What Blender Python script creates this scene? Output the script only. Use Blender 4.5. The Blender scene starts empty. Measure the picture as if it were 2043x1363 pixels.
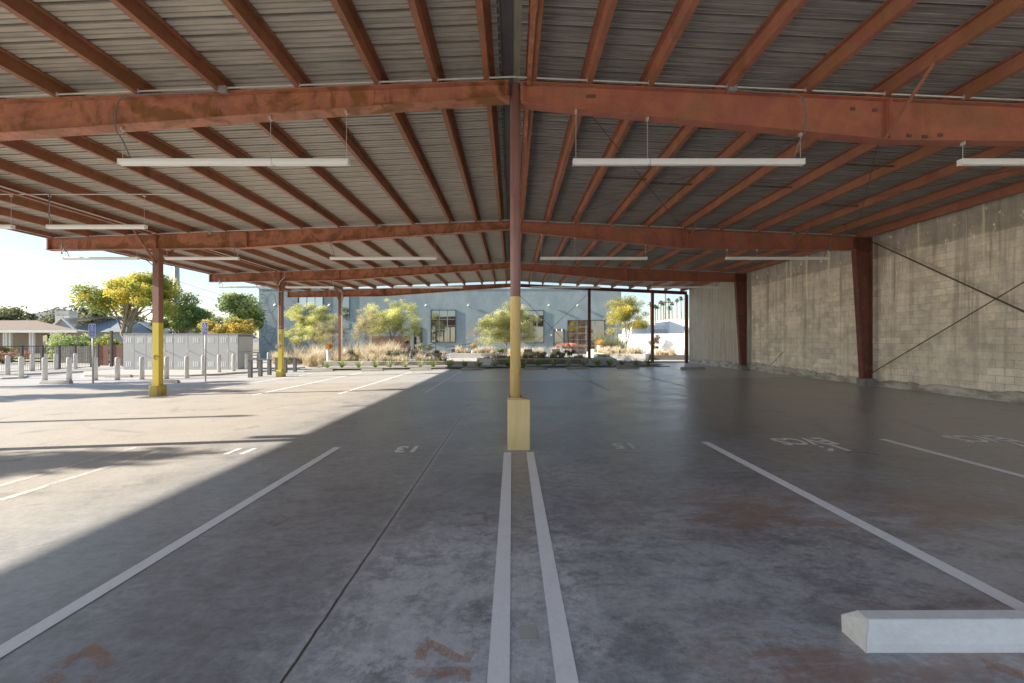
import bpy, math, random
import numpy as np
from mathutils import Vector, Matrix

random.seed(7)
R = math.radians
scene = bpy.context.scene
COL = scene.collection
F = 828.0            # focal length in pixels of the 2043 px wide photograph
CZ = 1.695           # camera height
SL = 0.0134          # cross fall of the slab
D = [6.65, 14.3, 21.9, 29.5]   # frame lines of the canopy


def fz(x):
    return SL * max(min(x, 14.0), -16.5)


def gp(px, py, z=None):
    """ground point seen at a pixel of the photograph (z None: the sloping slab)"""
    v = py - 682.0
    u = px - 1022.0
    h = CZ - (z if z is not None else 0.0)
    for _ in range(12):
        Y = F * h / v
        X = u * Y / F
        if z is None:
            h = CZ - fz(X)
    return Vector((X, Y, CZ - h))


def at(px, py, Y):
    return Vector(((px - 1022.0) * Y / F, Y, CZ - (py - 682.0) * Y / F))


# ------------------------------------------------------------------ materials
def new_mat(name):
    m = bpy.data.materials.new(name)
    m.use_nodes = True
    nt = m.node_tree
    nt.nodes.clear()
    out = nt.nodes.new('ShaderNodeOutputMaterial')
    b = nt.nodes.new('ShaderNodeBsdfPrincipled')
    nt.links.new(b.outputs[0], out.inputs[0])
    return m, nt, b, out


class NT:
    def __init__(s, nt):
        s.nt = nt

    def n(s, t, **kw):
        x = s.nt.nodes.new(t)
        for k, v in kw.items():
            setattr(x, k, v)
        return x

    def l(s, a, b):
        s.nt.links.new(a, b)

    def coord(s, kind='Object'):
        return s.n('ShaderNodeTexCoord').outputs[kind]

    def mapping(s, vec, scale=(1, 1, 1), loc=(0, 0, 0), rot=(0, 0, 0)):
        m = s.n('ShaderNodeMapping')
        m.inputs['Scale'].default_value = scale
        m.inputs['Location'].default_value = loc
        m.inputs['Rotation'].default_value = rot
        s.l(vec, m.inputs['Vector'])
        return m.outputs[0]

    def noise(s, vec, scale, detail=5, rough=0.6, dist=0.0):
        n = s.n('ShaderNodeTexNoise')
        n.inputs['Scale'].default_value = scale
        n.inputs['Detail'].default_value = detail
        n.inputs['Roughness'].default_value = rough
        n.inputs['Distortion'].default_value = dist
        s.l(vec, n.inputs['Vector'])
        return n.outputs['Fac']

    def ramp(s, fac, stops):
        r = s.n('ShaderNodeValToRGB')
        el = r.color_ramp.elements
        while len(el) < len(stops):
            el.new(0.5)
        for e, (p, c) in zip(el, stops):
            e.position = p
            e.color = (c[0], c[1], c[2], 1) if not isinstance(c, (int, float)) else (c, c, c, 1)
        s.l(fac, r.inputs[0])
        return r.outputs[0]

    def mix(s, fac, a, b, mode='MIX'):
        m = s.n('ShaderNodeMix', data_type='RGBA', blend_type=mode)
        for sock, v in ((m.inputs[0], fac), (m.inputs[6], a), (m.inputs[7], b)):
            if isinstance(v, (int, float)):
                sock.default_value = v if sock == m.inputs[0] else (v, v, v, 1)
            elif isinstance(v, (tuple, list)):
                sock.default_value = (v[0], v[1], v[2], 1)
            else:
                s.l(v, sock)
        return m.outputs[2]

    def math(s, op, a, b=None, clamp=False):
        m = s.n('ShaderNodeMath', operation=op, use_clamp=clamp)
        for sock, v in ((m.inputs[0], a), (m.inputs[1], b)):
            if v is None:
                continue
            if isinstance(v, (int, float)):
                sock.default_value = v
            else:
                s.l(v, sock)
        return m.outputs[0]

    def rng(s, v, a, b, c=0.0, d=1.0):
        m = s.n('ShaderNodeMapRange', interpolation_type='SMOOTHSTEP')
        s.l(v, m.inputs[0])
        for i, k in enumerate((a, b, c, d)):
            m.inputs[i + 1].default_value = k
        return m.outputs[0]

    def xyz(s, vec):
        x = s.n('ShaderNodeSeparateXYZ')
        s.l(vec, x.inputs[0])
        return x.outputs

    def bump(s, h, strength, dist, b):
        bp = s.n('ShaderNodeBump')
        bp.inputs['Strength'].default_value = strength
        bp.inputs['Distance'].default_value = dist
        s.l(h, bp.inputs['Height'])
        s.l(bp.outputs[0], b.inputs['Normal'])


def simple(name, c1, c2=None, rough=0.6, scale=3.0, stretch=(1, 1, 1), metallic=0.0, bump=0.0, fine=0.25, spec=0.5,
           lo=0.35, hi=0.65):
    """two-tone weathered surface: blotches of c1/c2, fine grain, a little bump"""
    m, nt, b, out = new_mat(name)
    k = NT(nt)
    co = k.mapping(k.coord(), stretch)
    c2 = c2 or tuple(x * 0.78 for x in c1)
    f = k.noise(co, scale, 6, 0.62)
    col = k.ramp(f, [(lo, c1), (hi, c2)])
    g = k.noise(co, scale * 9, 4, 0.6)
    col = k.mix(fine, col, k.ramp(g, [(0.3, 0.55), (0.7, 1.0)]), 'MULTIPLY')
    k.l(col, b.inputs['Base Color'])
    b.inputs['Roughness'].default_value = rough
    b.inputs['Metallic'].default_value = metallic
    b.inputs['Specular IOR Level'].default_value = spec
    if bump:
        k.bump(g, bump, 0.01, b)
    return m


def mat_floor():
    m, nt, b, out = new_mat('concrete_slab')
    k = NT(nt)
    co = k.coord()
    x, y, z = k.xyz(co)
    big = k.noise(co, 0.22, 5, 0.6, 0.4)
    mid = k.noise(co, 1.1, 9, 0.7, 0.25)
    streak = k.noise(k.mapping(co, (0.5, 2.2, 1)), 1.3, 8, 0.7, 0.15)
    fine = k.noise(co, 22, 6, 0.75)
    mf = k.noise(k.mapping(co, (1, 1.6, 1), (2, 2, 2)), 6.5, 8, 0.74, 0.3)
    col = k.ramp(big, [(0.3, (0.165, 0.172, 0.19)), (0.5, (0.21, 0.217, 0.236)), (0.7, (0.255, 0.26, 0.275))])
    col = k.mix(0.8, col, k.ramp(mid, [(0.3, 0.38), (0.48, 0.8), (0.70, 1.12)]), 'MULTIPLY')
    col = k.mix(0.5, col, k.ramp(streak, [(0.3, 0.6), (0.65, 1.0)]), 'MULTIPLY')
    col = k.mix(0.6, col, k.ramp(mf, [(0.34, 0.45), (0.5, 0.98), (0.64, 1.3)]), 'MULTIPLY')
    # sunlight painted in as paler beige at the open left side; far slab
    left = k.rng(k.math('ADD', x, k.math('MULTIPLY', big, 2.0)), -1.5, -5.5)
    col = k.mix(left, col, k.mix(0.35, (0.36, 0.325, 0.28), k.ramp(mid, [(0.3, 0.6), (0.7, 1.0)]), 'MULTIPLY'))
    far = k.rng(y, 17.75, 17.85)
        # brownish toward the block wall
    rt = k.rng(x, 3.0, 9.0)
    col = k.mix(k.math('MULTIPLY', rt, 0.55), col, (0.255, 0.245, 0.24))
    col = k.mix(k.math('MULTIPLY', far, 0.6), col, k.mix(0.6, (0.40, 0.395, 0.40), k.ramp(streak, [(0.3, 0.6), (0.6, 1.0)]), 'MULTIPLY'))
    # white bloom, patchy, in the foreground
    region = k.math('MULTIPLY', k.rng(y, 6.2, 2.8), k.math('MULTIPLY', k.rng(x, -2.6, -0.6), k.rng(x, 8.0, 3.5)))
    w = k.noise(k.mapping(co, (1.0, 1.5, 1)), 2.2, 13, 0.80, 0.25)
    wm = k.rng(k.math('ADD', w, k.math('MULTIPLY', region, 0.20)), 0.60, 0.76)
    col = k.mix(k.math('MULTIPLY', wm, k.math('MULTIPLY', region, 0.55)), col, (0.37, 0.378, 0.385))
    reg2 = k.math('MULTIPLY', k.math('MULTIPLY', k.rng(y, 4.6, 3.2), k.rng(y, 1.6, 2.0)), k.math('MULTIPLY', k.rng(x, -2.0, -0.7), k.rng(x, 0.8, 0.35)))
    w3 = k.rng(k.math('ADD', k.noise(k.mapping(co, (1, 1, 1), (11, 4, 0)), 3.4, 14, 0.82, 0.2), k.math('MULTIPLY', reg2, 0.16)), 0.60, 0.70)
    col = k.mix(k.math('MULTIPLY', w3, k.math('MULTIPLY', reg2, 0.75)), col, (0.42, 0.42, 0.435))
    # faint bloom everywhere
    w2 = k.rng(k.noise(k.mapping(co, (1, 1.8, 1), (7, 3, 0)), 1.7, 12, 0.78, 0.2), 0.56, 0.74)
    col = k.mix(k.math('MULTIPLY', w2, 0.28), col, (0.34, 0.34, 0.36))
    # dark oily stains
    d = k.rng(k.noise(k.mapping(co, (1, 1.2, 1), (3, 9, 0)), 0.8, 11, 0.76, 0.2), 0.54, 0.66)
    col = k.mix(k.math('MULTIPLY', d, 0.5), col, (0.075, 0.075, 0.083))
    # rust stains to the right
    rr = k.math('MULTIPLY', k.math('MULTIPLY', k.rng(x, 0.4, 1.6), k.rng(x, 6.0, 3.5)), k.math('MAXIMUM', k.math('MULTIPLY', k.rng(y, 5.0, 4.2), k.rng(y, 3.3, 3.9)), k.rng(y, 2.9, 2.3)))
    rn = k.noise(k.mapping(co, (0.7, 2.0, 1), (0, 1.7, 0)), 1.5, 11, 0.76, 0.3)
    rm = k.rng(rn, 0.43, 0.58)
    col = k.mix(k.math('MULTIPLY', k.math('MULTIPLY', rm, rr), 0.85), col, (0.17, 0.105, 0.082))
    # saw-cut joints with crumbled pale edges
    wob = k.math('MULTIPLY', k.math('SUBTRACT', k.noise(co, 6, 4, 0.6), 0.5), 0.022)

    def joint(c, pos, wd):
        dd = k.math('ABSOLUTE', k.math('ADD', k.math('SUBTRACT', c, pos), wob))
        return k.rng(dd, wd, wd * 0.45), k.rng(dd, wd * 6, wd * 1.6)
    j1, e1 = joint(x, -1.155, 0.013)
    j2, e2 = joint(y, 6.24, 0.007)
    j3, e3 = joint(y, 17.8, 0.03)
    j4, e4 = joint(x, 9.6, 0.02)
    j1 = k.math('MULTIPLY', j1, k.rng(y, 18.0, 17.8))
    j4 = k.math('MULTIPLY', j4, k.rng(y, 12.0, 14.0))
    jm = k.math('MAXIMUM', k.math('MAXIMUM', j1, k.math('MULTIPLY', j2, 0.55)), k.math('MAXIMUM', k.math('MULTIPLY', j3, .6), k.math('MULTIPLY', j4, .7)))
    col = k.mix(k.math('MULTIPLY', e1, 0.35), col, (0.33, 0.33, 0.35))
    col = k.mix(jm, col, (0.018, 0.018, 0.02))
    # hairline cracks
    vo = k.n('ShaderNodeTexVoronoi', feature='DISTANCE_TO_EDGE')
    vo.inputs['Scale'].default_value = 0.42
    wv = k.n('ShaderNodeVectorMath', operation='ADD')
    nz = k.n('ShaderNodeTexNoise')
    nz.inputs['Scale'].default_value = 1.6
    nz.inputs['Detail'].default_value = 8
    k.l(co, nz.inputs['Vector'])
    k.l(co, wv.inputs[0])
    k.l(nz.outputs['Color'], wv.inputs[1])
    k.l(wv.outputs[0], vo.inputs['Vector'])
    cr = k.math('MULTIPLY', k.rng(vo.outputs['Distance'], 0.0045, 0.001), k.rng(k.noise(co, 0.5, 3, 0.5), 0.5, 0.62))
    col = k.mix(k.math('MULTIPLY', cr, 0.6), col, (0.05, 0.05, 0.052))
    # old tyre tracks sweeping through the bays
    rad = k.n('ShaderNodeVectorMath', operation='LENGTH')
    sh = k.mapping(co, (1, 1, 0), (6.5, -13.0, 0))
    k.l(sh, rad.inputs[0])
    tw = k.math('PINGPONG', k.math('ADD', rad.outputs['Value'], k.math('MULTIPLY', big, 0.5)), 0.85)
    tr_ = k.math('MULTIPLY', k.rng(tw, 0.12, 0.04), k.rng(k.noise(co, 0.7, 6, 0.7), 0.46, 0.66))
    col = k.mix(k.math('MULTIPLY', tr_, 0.42), col, (0.07, 0.07, 0.075))
    # grit
    col = k.mix(0.45, col, k.ramp(fine, [(0.34, 0.45), (0.6, 1.05)]), 'MULTIPLY')
    spk = k.rng(k.noise(co, 70, 2, 0.5), 0.70, 0.76)
    col = k.mix(k.math('MULTIPLY', spk, 0.4), col, (0.08, 0.075, 0.07))
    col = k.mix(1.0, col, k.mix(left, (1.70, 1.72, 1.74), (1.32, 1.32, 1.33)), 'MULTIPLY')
    k.l(col, b.inputs['Base Color'])
    ro = k.math('ADD', k.rng(mid, 0.3, 0.7, 0.29, 0.39), k.math('MULTIPLY', left, 0.3))
    k.l(ro, b.inputs['Roughness'])
    b.inputs['Specular IOR Level'].default_value = 0.82
    h = k.math('ADD', k.math('MULTIPLY', fine, 0.4), k.math('ADD', k.math('MULTIPLY', mid, 0.35), k.math('MULTIPLY', jm, -1.5)))
    k.bump(h, 0.16, 0.02, b)
    return m


def mat_paint(name, col, wear=0.35, cover=1.0):
    """worn road paint: the paint breaks up where the noise is low"""
    m, nt, b, out = new_mat(name)
    k = NT(nt)
    co = k.coord()
    f = k.noise(co, 5, 9, 0.75, 0.6)
    g = k.noise(k.mapping(co, (3, 1, 1)), 30, 4, 0.7)
    c = k.mix(0.3, col, k.ramp(f, [(0.3, 0.6), (0.5, 1.0)]), 'MULTIPLY')
    c = k.mix(0.2, c, k.ramp(g, [(0.35, 0.6), (0.6, 1.0)]), 'MULTIPLY')
    k.l(c, b.inputs['Base Color'])
    b.inputs['Roughness'].default_value = 0.65
    a = k.rng(k.math('ADD', k.math('MULTIPLY', f, 0.75), k.math('MULTIPLY', g, 0.25)), wear - 0.06, wear + 0.10, 0.0, cover)
    k.l(a, b.inputs['Alpha'])
    return m


def mat_wall():
    m, nt, b, out = new_mat('stained_block')
    k = NT(nt)
    co = k.coord()
    x, y, z = k.xyz(co)
    cb = k.n('ShaderNodeCombineXYZ')
    k.l(y, cb.inputs[0])
    k.l(z, cb.inputs[1])
    v = cb.outputs[0]
    br = k.n('ShaderNodeTexBrick')
    br.offset = 0.5
    br.inputs['Scale'].default_value = 1.0
    br.inputs['Brick Width'].default_value = 0.4064
    br.inputs['Row Height'].default_value = 0.2032
    br.inputs['Mortar Size'].default_value = 0.008
    br.inputs['Mortar Smooth'].default_value = 0.35
    br.inputs['Bias'].default_value = 0.0
    br.inputs['Color1'].default_value = (0.46, 0.42, 0.36, 1)
    br.inputs['Color2'].default_value = (0.33, 0.30, 0.255, 1)
    br.inputs['Mortar'].default_value = (0.25, 0.225, 0.19, 1)
    k.l(v, br.inputs['Vector'])
    blot = k.noise(v, 0.9, 6, 0.62, 0.3)
    # joints are only crisp in patches; elsewhere washed over
    wash = k.rng(k.noise(k.mapping(v, (1, 0.7, 1), (4, 2, 0)), 0.55, 4, 0.6), 0.42, 0.62, 0.05, 0.62)
    lot = k.rng(y, 17.5, 21.0, 0.0, 0.35)
    col = k.mix(k.math('ADD', wash, lot, True), br.outputs['Color'], (0.385, 0.35, 0.30))
    blot2 = k.noise(k.mapping(v, (1, 0.8, 1), (3, 5, 0)), 2.6, 8, 0.72)
    col = k.mix(0.7, col, k.ramp(blot, [(0.32, 0.62), (0.5, 0.92), (0.66, 1.12)]), 'MULTIPLY')
    col = k.mix(0.55, col, k.ramp(blot2, [(0.36, 0.52), (0.53, 1.05)]), 'MULTIPLY')
    # dark run-down streaks
    st = k.noise(k.mapping(v, (3.2, 0.16, 1)), 1.0, 7, 0.66, 0.2)
    hi = k.rng(z, 0.6, 4.6)
    sm = k.math('MULTIPLY', k.rng(st, 0.48, 0.66), k.math('ADD', k.math('MULTIPLY', hi, 0.6), 0.4))
    col = k.mix(sm, col, (0.15, 0.13, 0.105))
    # each block darkens by itself
    # olive upper courses with white lime runs
    edge = k.math('ADD', z, k.math('MULTIPLY', k.math('SUBTRACT', k.noise(v, 1.4, 4, 0.6), 0.5), 0.25))
    top = k.rng(edge, 4.52, 4.60)
    tc = k.mix(0.7, (0.165, 0.145, 0.115), k.ramp(blot, [(0.35, 0.6), (0.65, 1.1)]), 'MULTIPLY')
    col = k.mix(k.math('MULTIPLY', top, 0.72), col, tc)
    lime = k.rng(k.noise(k.mapping(v, (2.6, 1.1, 1), (2, 0, 0)), 1.6, 9, 0.74, 0.5), 0.57, 0.66)
    col = k.mix(k.math('MULTIPLY', lime, k.math('MULTIPLY', k.rng(z, 4.3, 4.7), 0.85)), col, (0.58, 0.55, 0.5))
    run = k.rng(k.noise(k.mapping(v, (4.0, 0.12, 1), (9, 0, 0)), 1.0, 6, 0.6), 0.56, 0.66)
    col = k.mix(k.math('MULTIPLY', run, k.math('MULTIPLY', k.rng(z, 3.0, 4.4), 0.5)), col, (0.5, 0.47, 0.36))
    # yellow-green tint below the upper courses
    yl = k.math('MULTIPLY', k.rng(z, 2.9, 4.4), k.rng(z, 4.65, 4.5))
    col = k.mix(k.math('MULTIPLY', yl, 0.15), col, (0.36, 0.31, 0.17))
    gr = k.noise(v, 16, 5, 0.7)
    col = k.mix(0.3, col, k.ramp(gr, [(0.3, 0.55), (0.65, 1.0)]), 'MULTIPLY')
    col = k.mix(1.0, col, (2.35, 2.30, 2.32), 'MULTIPLY')
    k.l(col, b.inputs['Base Color'])
    b.inputs['Roughness'].default_value = 0.9
    b.inputs['Specular IOR Level'].default_value = 0.2
    h = k.math('ADD', k.math('MULTIPLY', br.outputs['Fac'], k.math('MULTIPLY', k.math('SUBTRACT', 1.0, wash), -1.0)), k.math('MULTIPLY', gr, 0.5))
    k.bump(h, 0.5, 0.012, b)
    return m


def mat_fluted():
    m, nt, b, out = new_mat('ribbed_concrete')
    k = NT(nt)
    co = k.coord()
    a = k.noise(k.mapping(co, (1, 5.5, 0.22)), 1.3, 9, 0.74, 0.2)
    c = k.noise(co, 1.3, 5, 0.6)
    col = k.ramp(a, [(0.3, (0.21, 0.19, 0.17)), (0.5, (0.36, 0.34, 0.305)), (0.68, (0.46, 0.44, 0.40))])
    col = k.mix(0.5, col, k.ramp(c, [(0.3, 0.65), (0.65, 1.0)]), 'MULTIPLY')
    col = k.mix(1.0, col, (1.45, 1.40, 1.33), 'MULTIPLY')
    k.l(col, b.inputs['Base Color'])
    b.inputs['Roughness'].default_value = 0.9
    k.bump(a, 0.4, 0.03, b)
    return m


def mat_deck(name, dark):
    m, nt, b, out = new_mat(name)
    k = NT(nt)
    co = k.coord()
    s = k.noise(k.mapping(co, (0.7, 9, 1)), 1.0, 10, 0.76, 0.2)
    s2 = k.noise(k.mapping(co, (1.4, 22, 1), (3, 0, 0)), 1.0, 6, 0.7)
    p = k.noise(co, 0.8, 6, 0.65)
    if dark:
        st = [(0.3, (0.13, 0.118, 0.105)), (0.52, (0.235, 0.215, 0.195)), (0.72, (0.36, 0.335, 0.305))]  # shade of the right roof half painted into darker tones
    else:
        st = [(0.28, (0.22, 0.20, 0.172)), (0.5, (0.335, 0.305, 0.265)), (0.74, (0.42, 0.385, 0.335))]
    col = k.ramp(s, st)
    col = k.mix(0.5, col, k.ramp(s2, [(0.34, 0.35), (0.58, 1.0)]), 'MULTIPLY')
    col = k.mix(0.4, col, k.ramp(p, [(0.3, 0.6), (0.65, 1.0)]), 'MULTIPLY')
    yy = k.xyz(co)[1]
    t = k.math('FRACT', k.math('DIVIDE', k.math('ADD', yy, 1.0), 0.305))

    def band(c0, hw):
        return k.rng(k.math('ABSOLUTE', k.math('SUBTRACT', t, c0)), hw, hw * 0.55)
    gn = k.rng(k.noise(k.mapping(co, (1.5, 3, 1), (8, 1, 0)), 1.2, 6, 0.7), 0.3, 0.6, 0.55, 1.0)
    col = k.mix(k.math('MULTIPLY', band(0.852, 0.10), k.math('MULTIPLY', gn, 0.85)), col, (0.035, 0.03, 0.026))  # groove shade painted into the colour as dark bands along the ribs
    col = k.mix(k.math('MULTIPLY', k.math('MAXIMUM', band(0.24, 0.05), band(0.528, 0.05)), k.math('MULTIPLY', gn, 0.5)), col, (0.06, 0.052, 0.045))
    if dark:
        col = k.mix(k.math('MULTIPLY', band(0.735, 0.03), 0.5), col, (0.42, 0.39, 0.33))  # light rib edges painted beside the grooves
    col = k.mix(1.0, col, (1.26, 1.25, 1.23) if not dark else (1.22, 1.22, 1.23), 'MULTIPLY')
    k.l(col, b.inputs['Base Color'])
    b.inputs['Roughness'].default_value = 0.62
    b.inputs['Metallic'].default_value = 0.15
    k.bump(s2, 0.2, 0.004, b)
    return m


def mat_steel(name, red, brown, rust_amt=0.5, scale=1.2):
    """red-oxide primer gone to rust: primer, brown bloom, dark spots, pale dust"""
    m, nt, b, out = new_mat(name)
    k = NT(nt)
    co = k.coord()
    f = k.noise(co, scale, 6, 0.6, 0.5)
    g = k.noise(k.mapping(co, (2.2, 2.2, 0.5)), scale * 1.6, 6, 0.65, 0.3)
    col = k.ramp(f, [(0.40, brown), (0.47, red), (0.54, tuple(c * q for c, q in zip(red, (0.82, 0.78, 0.95)))), (0.60, brown)])
    col = k.mix(0.35, col, k.ramp(k.noise(co, scale * 4, 9, 0.75), [(0.35, 0.5), (0.62, 1.1)]), 'MULTIPLY')
    run = k.rng(g, 0.54, 0.70)
    col = k.mix(k.math('MULTIPLY', run, 0.75 * rust_amt + 0.15), col, tuple(c * 0.45 for c in brown))
    fine = k.noise(co, 26, 5, 0.7)
    col = k.mix(0.35, col, k.ramp(fine, [(0.3, 0.55), (0.65, 1.0)]), 'MULTIPLY')
    dust = k.rng(k.noise(k.mapping(co, (1, 1, 1), (5, 5, 5)), 2.4, 8, 0.7), 0.58, 0.75)
    col = k.mix(k.math('MULTIPLY', dust, 0.28), col, (0.40, 0.24, 0.17))
    col = k.mix(1.0, col, (1.36, 1.30, 1.12), 'MULTIPLY')
    k.l(col, b.inputs['Base Color'])
    b.inputs['Roughness'].default_value = 0.62
    b.inputs['Specular IOR Level'].default_value = 0.35
    k.bump(fine, 0.12, 0.004, b)
    return m


def mat_yellow(name, c, brown, zsplit=None, top=None, chips=0.64):
    """chipped safety paint; with zsplit the paint above that local height is 'top'"""
    m, nt, b, out = new_mat(name)
    k = NT(nt)
    co = k.coord()
    x, y, z = k.xyz(co)
    f = k.noise(co, 3.0, 7, 0.65)
    st = k.noise(k.mapping(co, (6, 6, 0.6)), 1.4, 6, 0.65)
    col = k.mix(0.3, c, k.ramp(st, [(0.3, 0.55), (0.55, 1.0)]), 'MULTIPLY')
    chip = k.rng(k.noise(co, 5.5, 7, 0.7, 0.5), chips, chips + 0.04)
    col = k.mix(chip, col, brown)
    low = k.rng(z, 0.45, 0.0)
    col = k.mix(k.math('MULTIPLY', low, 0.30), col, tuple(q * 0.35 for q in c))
    if zsplit is not None:
        tcol = k.mix(0.5, top, k.ramp(f, [(0.3, 0.6), (0.65, 1.05)]), 'MULTIPLY')
        tcol = k.mix(k.math('MULTIPLY', k.rng(st, 0.52, 0.7), 0.5), tcol, tuple(q * 0.5 for q in top))
        col = k.mix(k.rng(z, zsplit - 0.006, zsplit + 0.006), col, tcol)
    k.l(col, b.inputs['Base Color'])
    b.inputs['Roughness'].default_value = 0.5
    k.bump(f, 0.1, 0.004, b)
    return m


def mat_leaf(name, trans=0.35):
    m, nt, b, out = new_mat(name)
    k = NT(nt)
    a = k.n('ShaderNodeAttribute', attribute_name='Col')
    k.l(a.outputs['Color'], b.inputs['Base Color'])
    b.inputs['Roughness'].default_value = 0.6
    b.inputs['Specular IOR Level'].default_value = 0.25
    t = k.n('ShaderNodeBsdfTranslucent')
    k.l(a.outputs['Color'], t.inputs[0])
    mx = k.n('ShaderNodeMixShader')
    mx.inputs[0].default_value = trans
    k.l(b.outputs[0], mx.inputs[1])
    k.l(t.outputs[0], mx.inputs[2])
    k.l(mx.outputs[0], out.inputs[0])
    return m


def mat_glass(name, refl=0.45, tint=(0.02, 0.025, 0.03)):
    m, nt, b, out = new_mat(name)
    k = NT(nt)
    b.inputs['Base Color'].default_value = (*tint, 1)
    b.inputs['Roughness'].default_value = 0.08
    g = k.n('ShaderNodeBsdfGlossy')
    g.inputs['Color'].default_value = (0.75, 0.8, 0.85, 1)
    g.inputs['Roughness'].default_value = 0.015
    w = k.noise(k.coord(), 0.8, 2, 0.5)
    bp = k.n('ShaderNodeBump')
    bp.inputs['Strength'].default_value = 0.04
    k.l(w, bp.inputs['Height'])
    k.l(bp.outputs[0], g.inputs['Normal'])
    mx = k.n('ShaderNodeMixShader')
    mx.inputs[0].default_value = refl
    k.l(b.outputs[0], mx.inputs[1])
    k.l(g.outputs[0], mx.inputs[2])
    k.l(mx.outputs[0], out.inputs[0])
    return m


M = {}
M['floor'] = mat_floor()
M['line'] = mat_paint('white_line_paint', (0.98, 0.98, 1.0), 0.25)
M['line_worn'] = mat_paint('worn_line_paint', (0.82, 0.8, 0.78), 0.44, 0.75)
M['stencil'] = mat_paint('stencil_paint', (1.0, 1.0, 1.0), 0.0)
M['stencil_faint'] = mat_paint('faint_stencil_paint', (0.95, 0.95, 0.98), 0.1, 0.8)
M['old_orange'] = mat_paint('old_orange_paint', (0.52, 0.27, 0.16), 0.45, 0.5)
M['old_orange2'] = mat_paint('faded_orange_paint', (0.36, 0.18, 0.11), 0.47, 0.3)
M['wall'] = mat_wall()
M['fluted'] = mat_fluted()
M['footing'] = simple('pale_footing', (0.60, 0.57, 0.52), (0.27, 0.245, 0.215), 0.95, 1.8, (1, 1, 2.2), bump=0.5, lo=0.4, hi=0.6)
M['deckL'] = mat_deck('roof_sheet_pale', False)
M['deckR'] = mat_deck('roof_sheet_shaded', True)  # right roof half, with its shade in the colour
M['ridge'] = simple('ridge_sheet', (0.10, 0.10, 0.105), (0.06, 0.06, 0.065), 0.6, 1.5)
M['ridge_light'] = simple('ridge_panel', (0.36, 0.33, 0.27), (0.2, 0.18, 0.15), 0.7, 2.0, (1, 0.3, 1))
M['rafterL'] = mat_steel('rafter_rust', (0.36, 0.135, 0.08), (0.19, 0.073, 0.03), 0.9, 1.3)
M['rafterR'] = mat_steel('rafter_primer', (0.34, 0.112, 0.075), (0.27, 0.105, 0.07), 0.35, 0.6)
M['purlinL'] = mat_steel('purlin_rust', (0.235, 0.088, 0.05), (0.19, 0.08, 0.042), 0.6, 0.9)
M['purlinR'] = mat_steel('purlin_primer', (0.265, 0.10, 0.062), (0.22, 0.088, 0.05), 0.4, 0.7)
M['columnR'] = mat_steel('column_primer', (0.125, 0.040, 0.034), (0.09, 0.033, 0.028), 0.3, 0.8)
M['columnB'] = mat_steel('column_brown', (0.205, 0.082, 0.05), (0.165, 0.06, 0.038), 0.5, 0.8)
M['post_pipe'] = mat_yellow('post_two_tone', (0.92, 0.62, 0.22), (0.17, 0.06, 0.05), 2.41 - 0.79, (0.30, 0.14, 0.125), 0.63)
M['post_block'] = mat_yellow('post_block_yellow', (0.85, 0.61, 0.26), (0.30, 0.28, 0.24), chips=0.70)
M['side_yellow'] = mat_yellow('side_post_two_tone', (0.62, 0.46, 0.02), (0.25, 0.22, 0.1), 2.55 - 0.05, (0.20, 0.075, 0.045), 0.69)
M['side_block'] = mat_yellow('side_block_yellow', (0.52, 0.40, 0.05), (0.24, 0.22, 0.16), chips=0.60)
M['stub'] = simple('column_stub_concrete', (0.26, 0.255, 0.25), (0.14, 0.14, 0.14), 0.9, 3, bump=0.3)
M['galv'] = simple('galvanised_conduit', (0.62, 0.60, 0.57), (0.48, 0.46, 0.44), 0.4, 6, metallic=0.3)
M['flex'] = simple('grey_flex', (0.17, 0.17, 0.165), (0.12, 0.12, 0.12), 0.55, 8)
M['box_grey'] = simple('junction_grey', (0.30, 0.29, 0.28), None, 0.5, 6)
M['rod'] = simple('brace_rod', (0.13, 0.085, 0.06), (0.08, 0.05, 0.04), 0.7, 5)
M['lamp'] = simple('lamp_white', (0.92, 0.92, 0.92), (0.88, 0.88, 0.88), 0.4, 4, fine=0.05)
M['diffuser'] = simple('lamp_diffuser', (0.9, 0.9, 0.89), (0.86, 0.86, 0.85), 0.3, 3, fine=0.05)
M['white_paint_conc'] = simple('white_painted_concrete', (0.86, 0.86, 0.86), (0.74, 0.74, 0.73), 0.75, 3.5, (1, 1, 2), bump=0.4, fine=0.22, lo=0.42, hi=0.7)
M['conc_end'] = simple('bare_cast_end', (0.74, 0.72, 0.69), (0.62, 0.60, 0.56), 0.9, 4, bump=0.3)
M['conc_stop'] = simple('old_wheel_stop', (0.40, 0.38, 0.35), (0.28, 0.265, 0.245), 0.9, 3, bump=0.3)
M['bollard'] = simple('bollard_concrete', (0.70, 0.69, 0.66), (0.55, 0.54, 0.51), 0.85, 4, bump=0.2)
M['darkpost'] = simple('dark_post', (0.12, 0.125, 0.13), (0.09, 0.095, 0.10), 0.6, 4)
M['locker'] = simple('locker_grey', (0.43, 0.435, 0.44), (0.40, 0.405, 0.41), 0.45, 0.8, fine=0.06)
M['locker_vent'] = simple('locker_vent_pale', (0.78, 0.78, 0.78), None, 0.5, 3, fine=0.05)
M['locker_gap'] = simple('locker_seam', (0.16, 0.16, 0.165), None, 0.6, 3)
M['signpole'] = simple('sign_pole', (0.55, 0.55, 0.53), (0.42, 0.42, 0.41), 0.45, 4, metallic=0.3)
M['signwhite'] = simple('sign_white', (0.8, 0.8, 0.8), (0.76, 0.76, 0.77), 0.5, 4, fine=0.05)
M['signblue'] = simple('sign_blue', (0.035, 0.09, 0.40), (0.03, 0.075, 0.34), 0.5, 4, fine=0.1)
M['signred'] = simple('notice_red', (0.5, 0.08, 0.06), None, 0.5, 4)
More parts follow.
